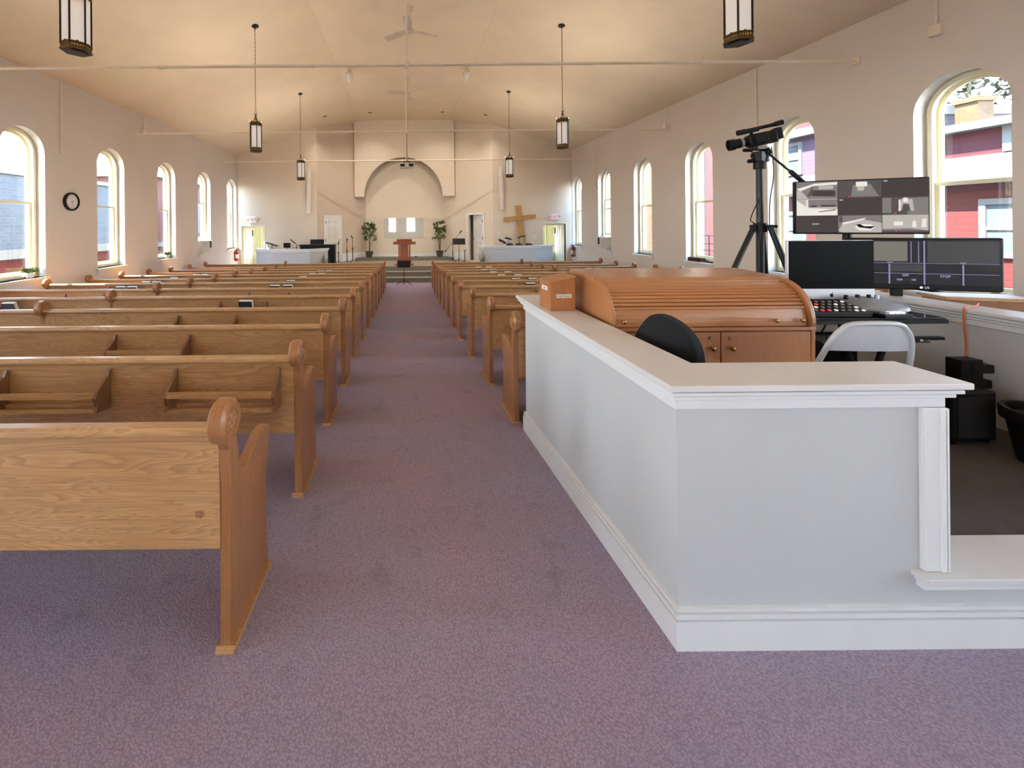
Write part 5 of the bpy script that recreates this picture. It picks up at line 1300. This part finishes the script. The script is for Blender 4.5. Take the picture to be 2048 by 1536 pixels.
# ------------------------------------------------------------------ town outside
tag(MB().box(-60, -40, -3.2, 60, 70, -3.0).build('ground', 'ground'), 'pale ground far below the church windows', 'ground', kind='structure')
def hwin(par, X, y0, y1, z0, z1, s):
    """window in a house face at X, the face looking towards -s"""
    b = MB(); d = -s
    b.box(X, y0-.1, z0-.1, X+d*.06, y1+.1, z0); b.box(X, y0-.1, z1, X+d*.06, y1+.1, z1+.12); b.box(X, y0-.1, z0, X+d*.06, y0, z1); b.box(X, y1, z0, X+d*.06, y1+.1, z1); b.box(X, y0, (z0+z1)/2-.03, X+d*.05, y1, (z0+z1)/2+.03)
    f_ = b.build('window', 'house_white', par); MB().box(X, y0, z0, X+d*.02, y1, z1).build('pane', 'house_blue', f_)
E = EYE
ha = thing('red_house', 'red sided house with grey porch roof and brick chimney outside the big window', 'house', (0, 0, 0))
MB().box(12, 5.0, -3, 16.5, 14.0, E+.80).build('lower_wall', 'red_siding', ha)
MB().box(13.5, 5.0, E+.8, 17, 10.9, E+2.08).build('upper_wall', 'plum_siding', ha)
MB().box(13.5, 10.9, E+.8, 17, 14.44, E+2.80).build('upper_wall', 'lilac', ha)
b = MB(); b.prism([(11.75, E+.82), (11.75, E+.88), (13.6, E+1.52), (13.6, E+.82)], 'Y', 4.8, 14.2); b.build('porch_roof', 'shingle_pale', ha)
b = MB(); b.box(11.65, 4.7, E+.74, 11.8, 14.3, E+.86); b.build('gutter', 'house_white', ha)
b = MB(); b.box(13.2, 4.8, E+2.08, 17.2, 11.0, E+2.26); b.box(13.2, 10.85, E+2.80, 17.2, 14.44, E+3.05); b.build('cornice', 'house_white', ha)
b = MB(); b.box(11.97, 5, E+.60, 12.0, 14, E+.74); b.build('frieze_board', 'plum_siding', ha)
for y in (9.05, 10.2): bb = MB(); bb.box(13.44, y-.07, E+1.5, 13.5, y+.07, E+2.08); bb.build('corner_board', 'house_white', ha)
hwin(ha, 13.5, 8.2, 8.75, E+1.62, E+2.0, 1); hwin(ha, 13.5, 10.35, 10.8, E+1.55, E+2.0, 1)
hwin(ha, 12, 7.7, 8.35, E-.70, E+.28, 1); hwin(ha, 12, 12.2, 13.0, E-.75, E+.15, 1); hwin(ha, 13.5, 13.86, 14.32, E+1.65, E+2.55, 1); hwin(ha, 12, 9.6, 10.3, E-.9, E+.2, 1)
b = MB(); b.box(14.5, 10.25, E+2.2, 14.9, 10.68, E+2.98); b.box(14.45, 10.2, E+2.98, 14.95, 10.73, E+3.1); b.build('chimney', 'orange_brick', ha)
hb_ = thing('rose_brick_house', 'tall rose brick wall with white corner board outside the fourth window', 'house', (0, 0, 0))
MB().box(11.5, 14.45, -3, 16, 15.55, E+5).build('wall', 'pink_brick', hb_); MB().box(11.45, 15.55, -3, 16, 15.95, E+5.2).build('corner_board', 'house_white', hb_)
MB().box(11.9, 15.95, -3, 16, 16.9, E+2.2).build('side_wall', 'house_white', hb_)
b = MB(); b.box(11.3, 14.3, E+5, 16.1, 16.1, E+5.25); b.build('cornice', 'house_white', hb_)
hc = thing('ochre_house', 'sunlit ochre brick house outside the windows near the stage', 'house', (0, 0, 0))
MB().box(11.5, 18.3, -3, 17, 24.6, E+5.5).build('wall', 'orange_brick', hc); MB().box(11.4, 24.6, -3, 17, 25.0, E+5.6).build('corner_board', 'house_white', hc)
hwin(hc, 11.5, 20.8, 21.7, E-.3, E+1.2, 1); b = MB(); b.box(11.2, 18.1, E+5.5, 17.2, 25.1, E+5.8); b.build('cornice', 'house_white', hc)
fe = thing('balcony_railing', 'thin black iron railing outside the windows behind the tripod', 'railing', (9.2, 0, 0))
b = MB()
for z in (E-.9, E-.7, E-.45): b.cyl((0, 10.5, z), (0, 14.2, z), .012, n=6)
for y in (10.5, 11.4, 12.3, 13.2, 14.2): b.cyl((0, y, -3), (0, y, E-.43), .016, n=6)
b.build('bars', 'rail', fe)
tt = thing('pine_tree', 'grey-green tree rising behind the brick chimney outside the big window', 'tree', (22.5, 15.8, -3))
b = MB(); b.tube([(0, 0, 0), (.1, 0, 4), (0, .1, 9.8)], [.25, .18, .05], 8); b.build('trunk', 'bark', tt, smooth=True)
r = random.Random(11); lf = MB()
for k_ in range(1500):
    z = r.uniform(5.2, 10.4); a = r.uniform(0, 6.28); q_ = (2.9-.36*(z-5.2))*math.sqrt(r.random()); c = Vector((q_*math.cos(a), q_*math.sin(a)*1.4, z)); d = Vector((r.gauss(0, 1), r.gauss(0, 1), r.gauss(0, .8))).normalized()*.22; s = d.cross(Vector((r.gauss(0, 1), .2, 1))).normalized()*.06
    lf.add([c-d, c+s, c+d, c-s], [(0, 1, 2, 3)])
lf.build('foliage', 'tree_leaf', tt)
hd_ = thing('grey_roofed_house', 'long low house with grey shingle roof outside the clock-side windows', 'house', (0, 0, 0))
MB().box(-13.6, 7.5, -3, -11.0, 17.1, E-.72).build('wall', 'red_siding', hd_)
b = MB(); b.prism([(-10.8, E-.70), (-10.8, E-.62), (-12.2, E+1.72), (-13.8, E-.62), (-13.8, E-.70), (-12.2, E+1.60)], 'Y', 7.3, 17.3); b.build('roof', 'shingle', hd_)
b = MB(); b.box(-10.95, 7.3, E-.88, -10.74, 17.3, E-.62); b.build('fascia', 'house_white', hd_)
b = MB(); b.box(-12.32, 7.3, E+1.62, -12.08, 17.3, E+1.77); b.build('ridge_cap', 'house_white', hd_)
b = MB(); b.prism([(-11.0, E-.75), (-12.2, E+1.6), (-13.6, E-.75)], 'Y', 17.0, 17.1); b.build('gable_wall', 'red_siding', hd_)
he = thing('red_brick_house', 'tall red brick house with white cornice outside the clock-side wall', 'house', (0, 0, 0))
MB().box(-16, 17.6, -3, -11.2, 26.0, E+2.15).build('wall', 'red_brick', he)
b = MB(); b.box(-16.2, 17.4, E+2.15, -10.9, 26.2, E+2.55); b.build('cornice', 'house_white', he)
b = MB(); b.box(-11.2, 17.6, E-.95, -11.12, 26, E-.75); b.box(-11.2, 25.2, -3, -11.1, 26, E+2.15); b.build('belt_course', 'house_white', he)
hwin(he, -11.2, 21.6, 22.6, E-.3, E+1.0, -1)
for nm, x0, x1, lab in (('yellow_house', -9.5, -3.8, 'pale yellow wall seen through the exit by the clock-side wall'), ('yellow_house.001', 3.8, 9.5, 'pale yellow wall seen through the exit near the cross')):
    t = thing(nm, lab, 'house', (0, 0, 0)); MB().box(x0, 20.5, -3, x1, 23, 3.0).build('wall', 'yellow_wall', t)
    b = MB(); b.box(x0-.2, 20.3, 3.0, x1+.2, 23.2, 3.2); b.build('eave_board', 'house_white', t)

# ------------------------------------------------------------------ daylight
sun = bpy.data.lights.new('sun', 'SUN'); so = bpy.data.objects.new('sun', sun); COL.objects.link(so)
sun.energy = 22.0; sun.angle = .009; sun.color = (1, .96, .90)
so.rotation_euler = Vector((-.50, -.12, .84)).to_track_quat('Z', 'Y').to_euler()
W = bpy.data.worlds.new('sky'); SC.world = W; W.use_nodes = True; nt = W.node_tree; bg = nt.nodes['Background']
tc = nt.nodes.new('ShaderNodeTexCoord'); sp_ = nt.nodes.new('ShaderNodeSeparateXYZ'); cr_ = nt.nodes.new('ShaderNodeValToRGB')
nt.links.new(tc.outputs['Generated'], sp_.inputs[0]); nt.links.new(sp_.outputs['Z'], cr_.inputs[0])
e = cr_.color_ramp.elements; e[0].position = 0; e[0].color = (.95, .97, 1, 1); e[1].position = .5; e[1].color = (.20, .42, .70, 1)
nz = cr_.color_ramp.elements.new(.12); nz.color = (.80, .92, 1, 1)
nt.links.new(cr_.outputs[0], bg.inputs['Color']); bg.inputs['Strength'].default_value = 10.0

vs = SC.view_settings; SC.display_settings.display_device = 'sRGB'
vs.view_transform = 'Standard'; vs.look = 'None'; vs.gamma = 1.0; vs.use_curve_mapping = False; vs.exposure = 1.37
cy_ = SC.cycles; cy_.use_denoising = True; cy_.max_bounces = 8; cy_.use_adaptive_sampling = True; cy_.adaptive_threshold = .025; cy_.diffuse_bounces = 4; cy_.glossy_bounces = 3; cy_.transparent_max_bounces = 16
cy_.transmission_bounces = 4; cy_.caustics_reflective = False; cy_.caustics_refractive = False; cy_.sample_clamp_indirect = 6
try: cy_.denoiser = 'OPENIMAGEDENOISE'
except Exception: pass
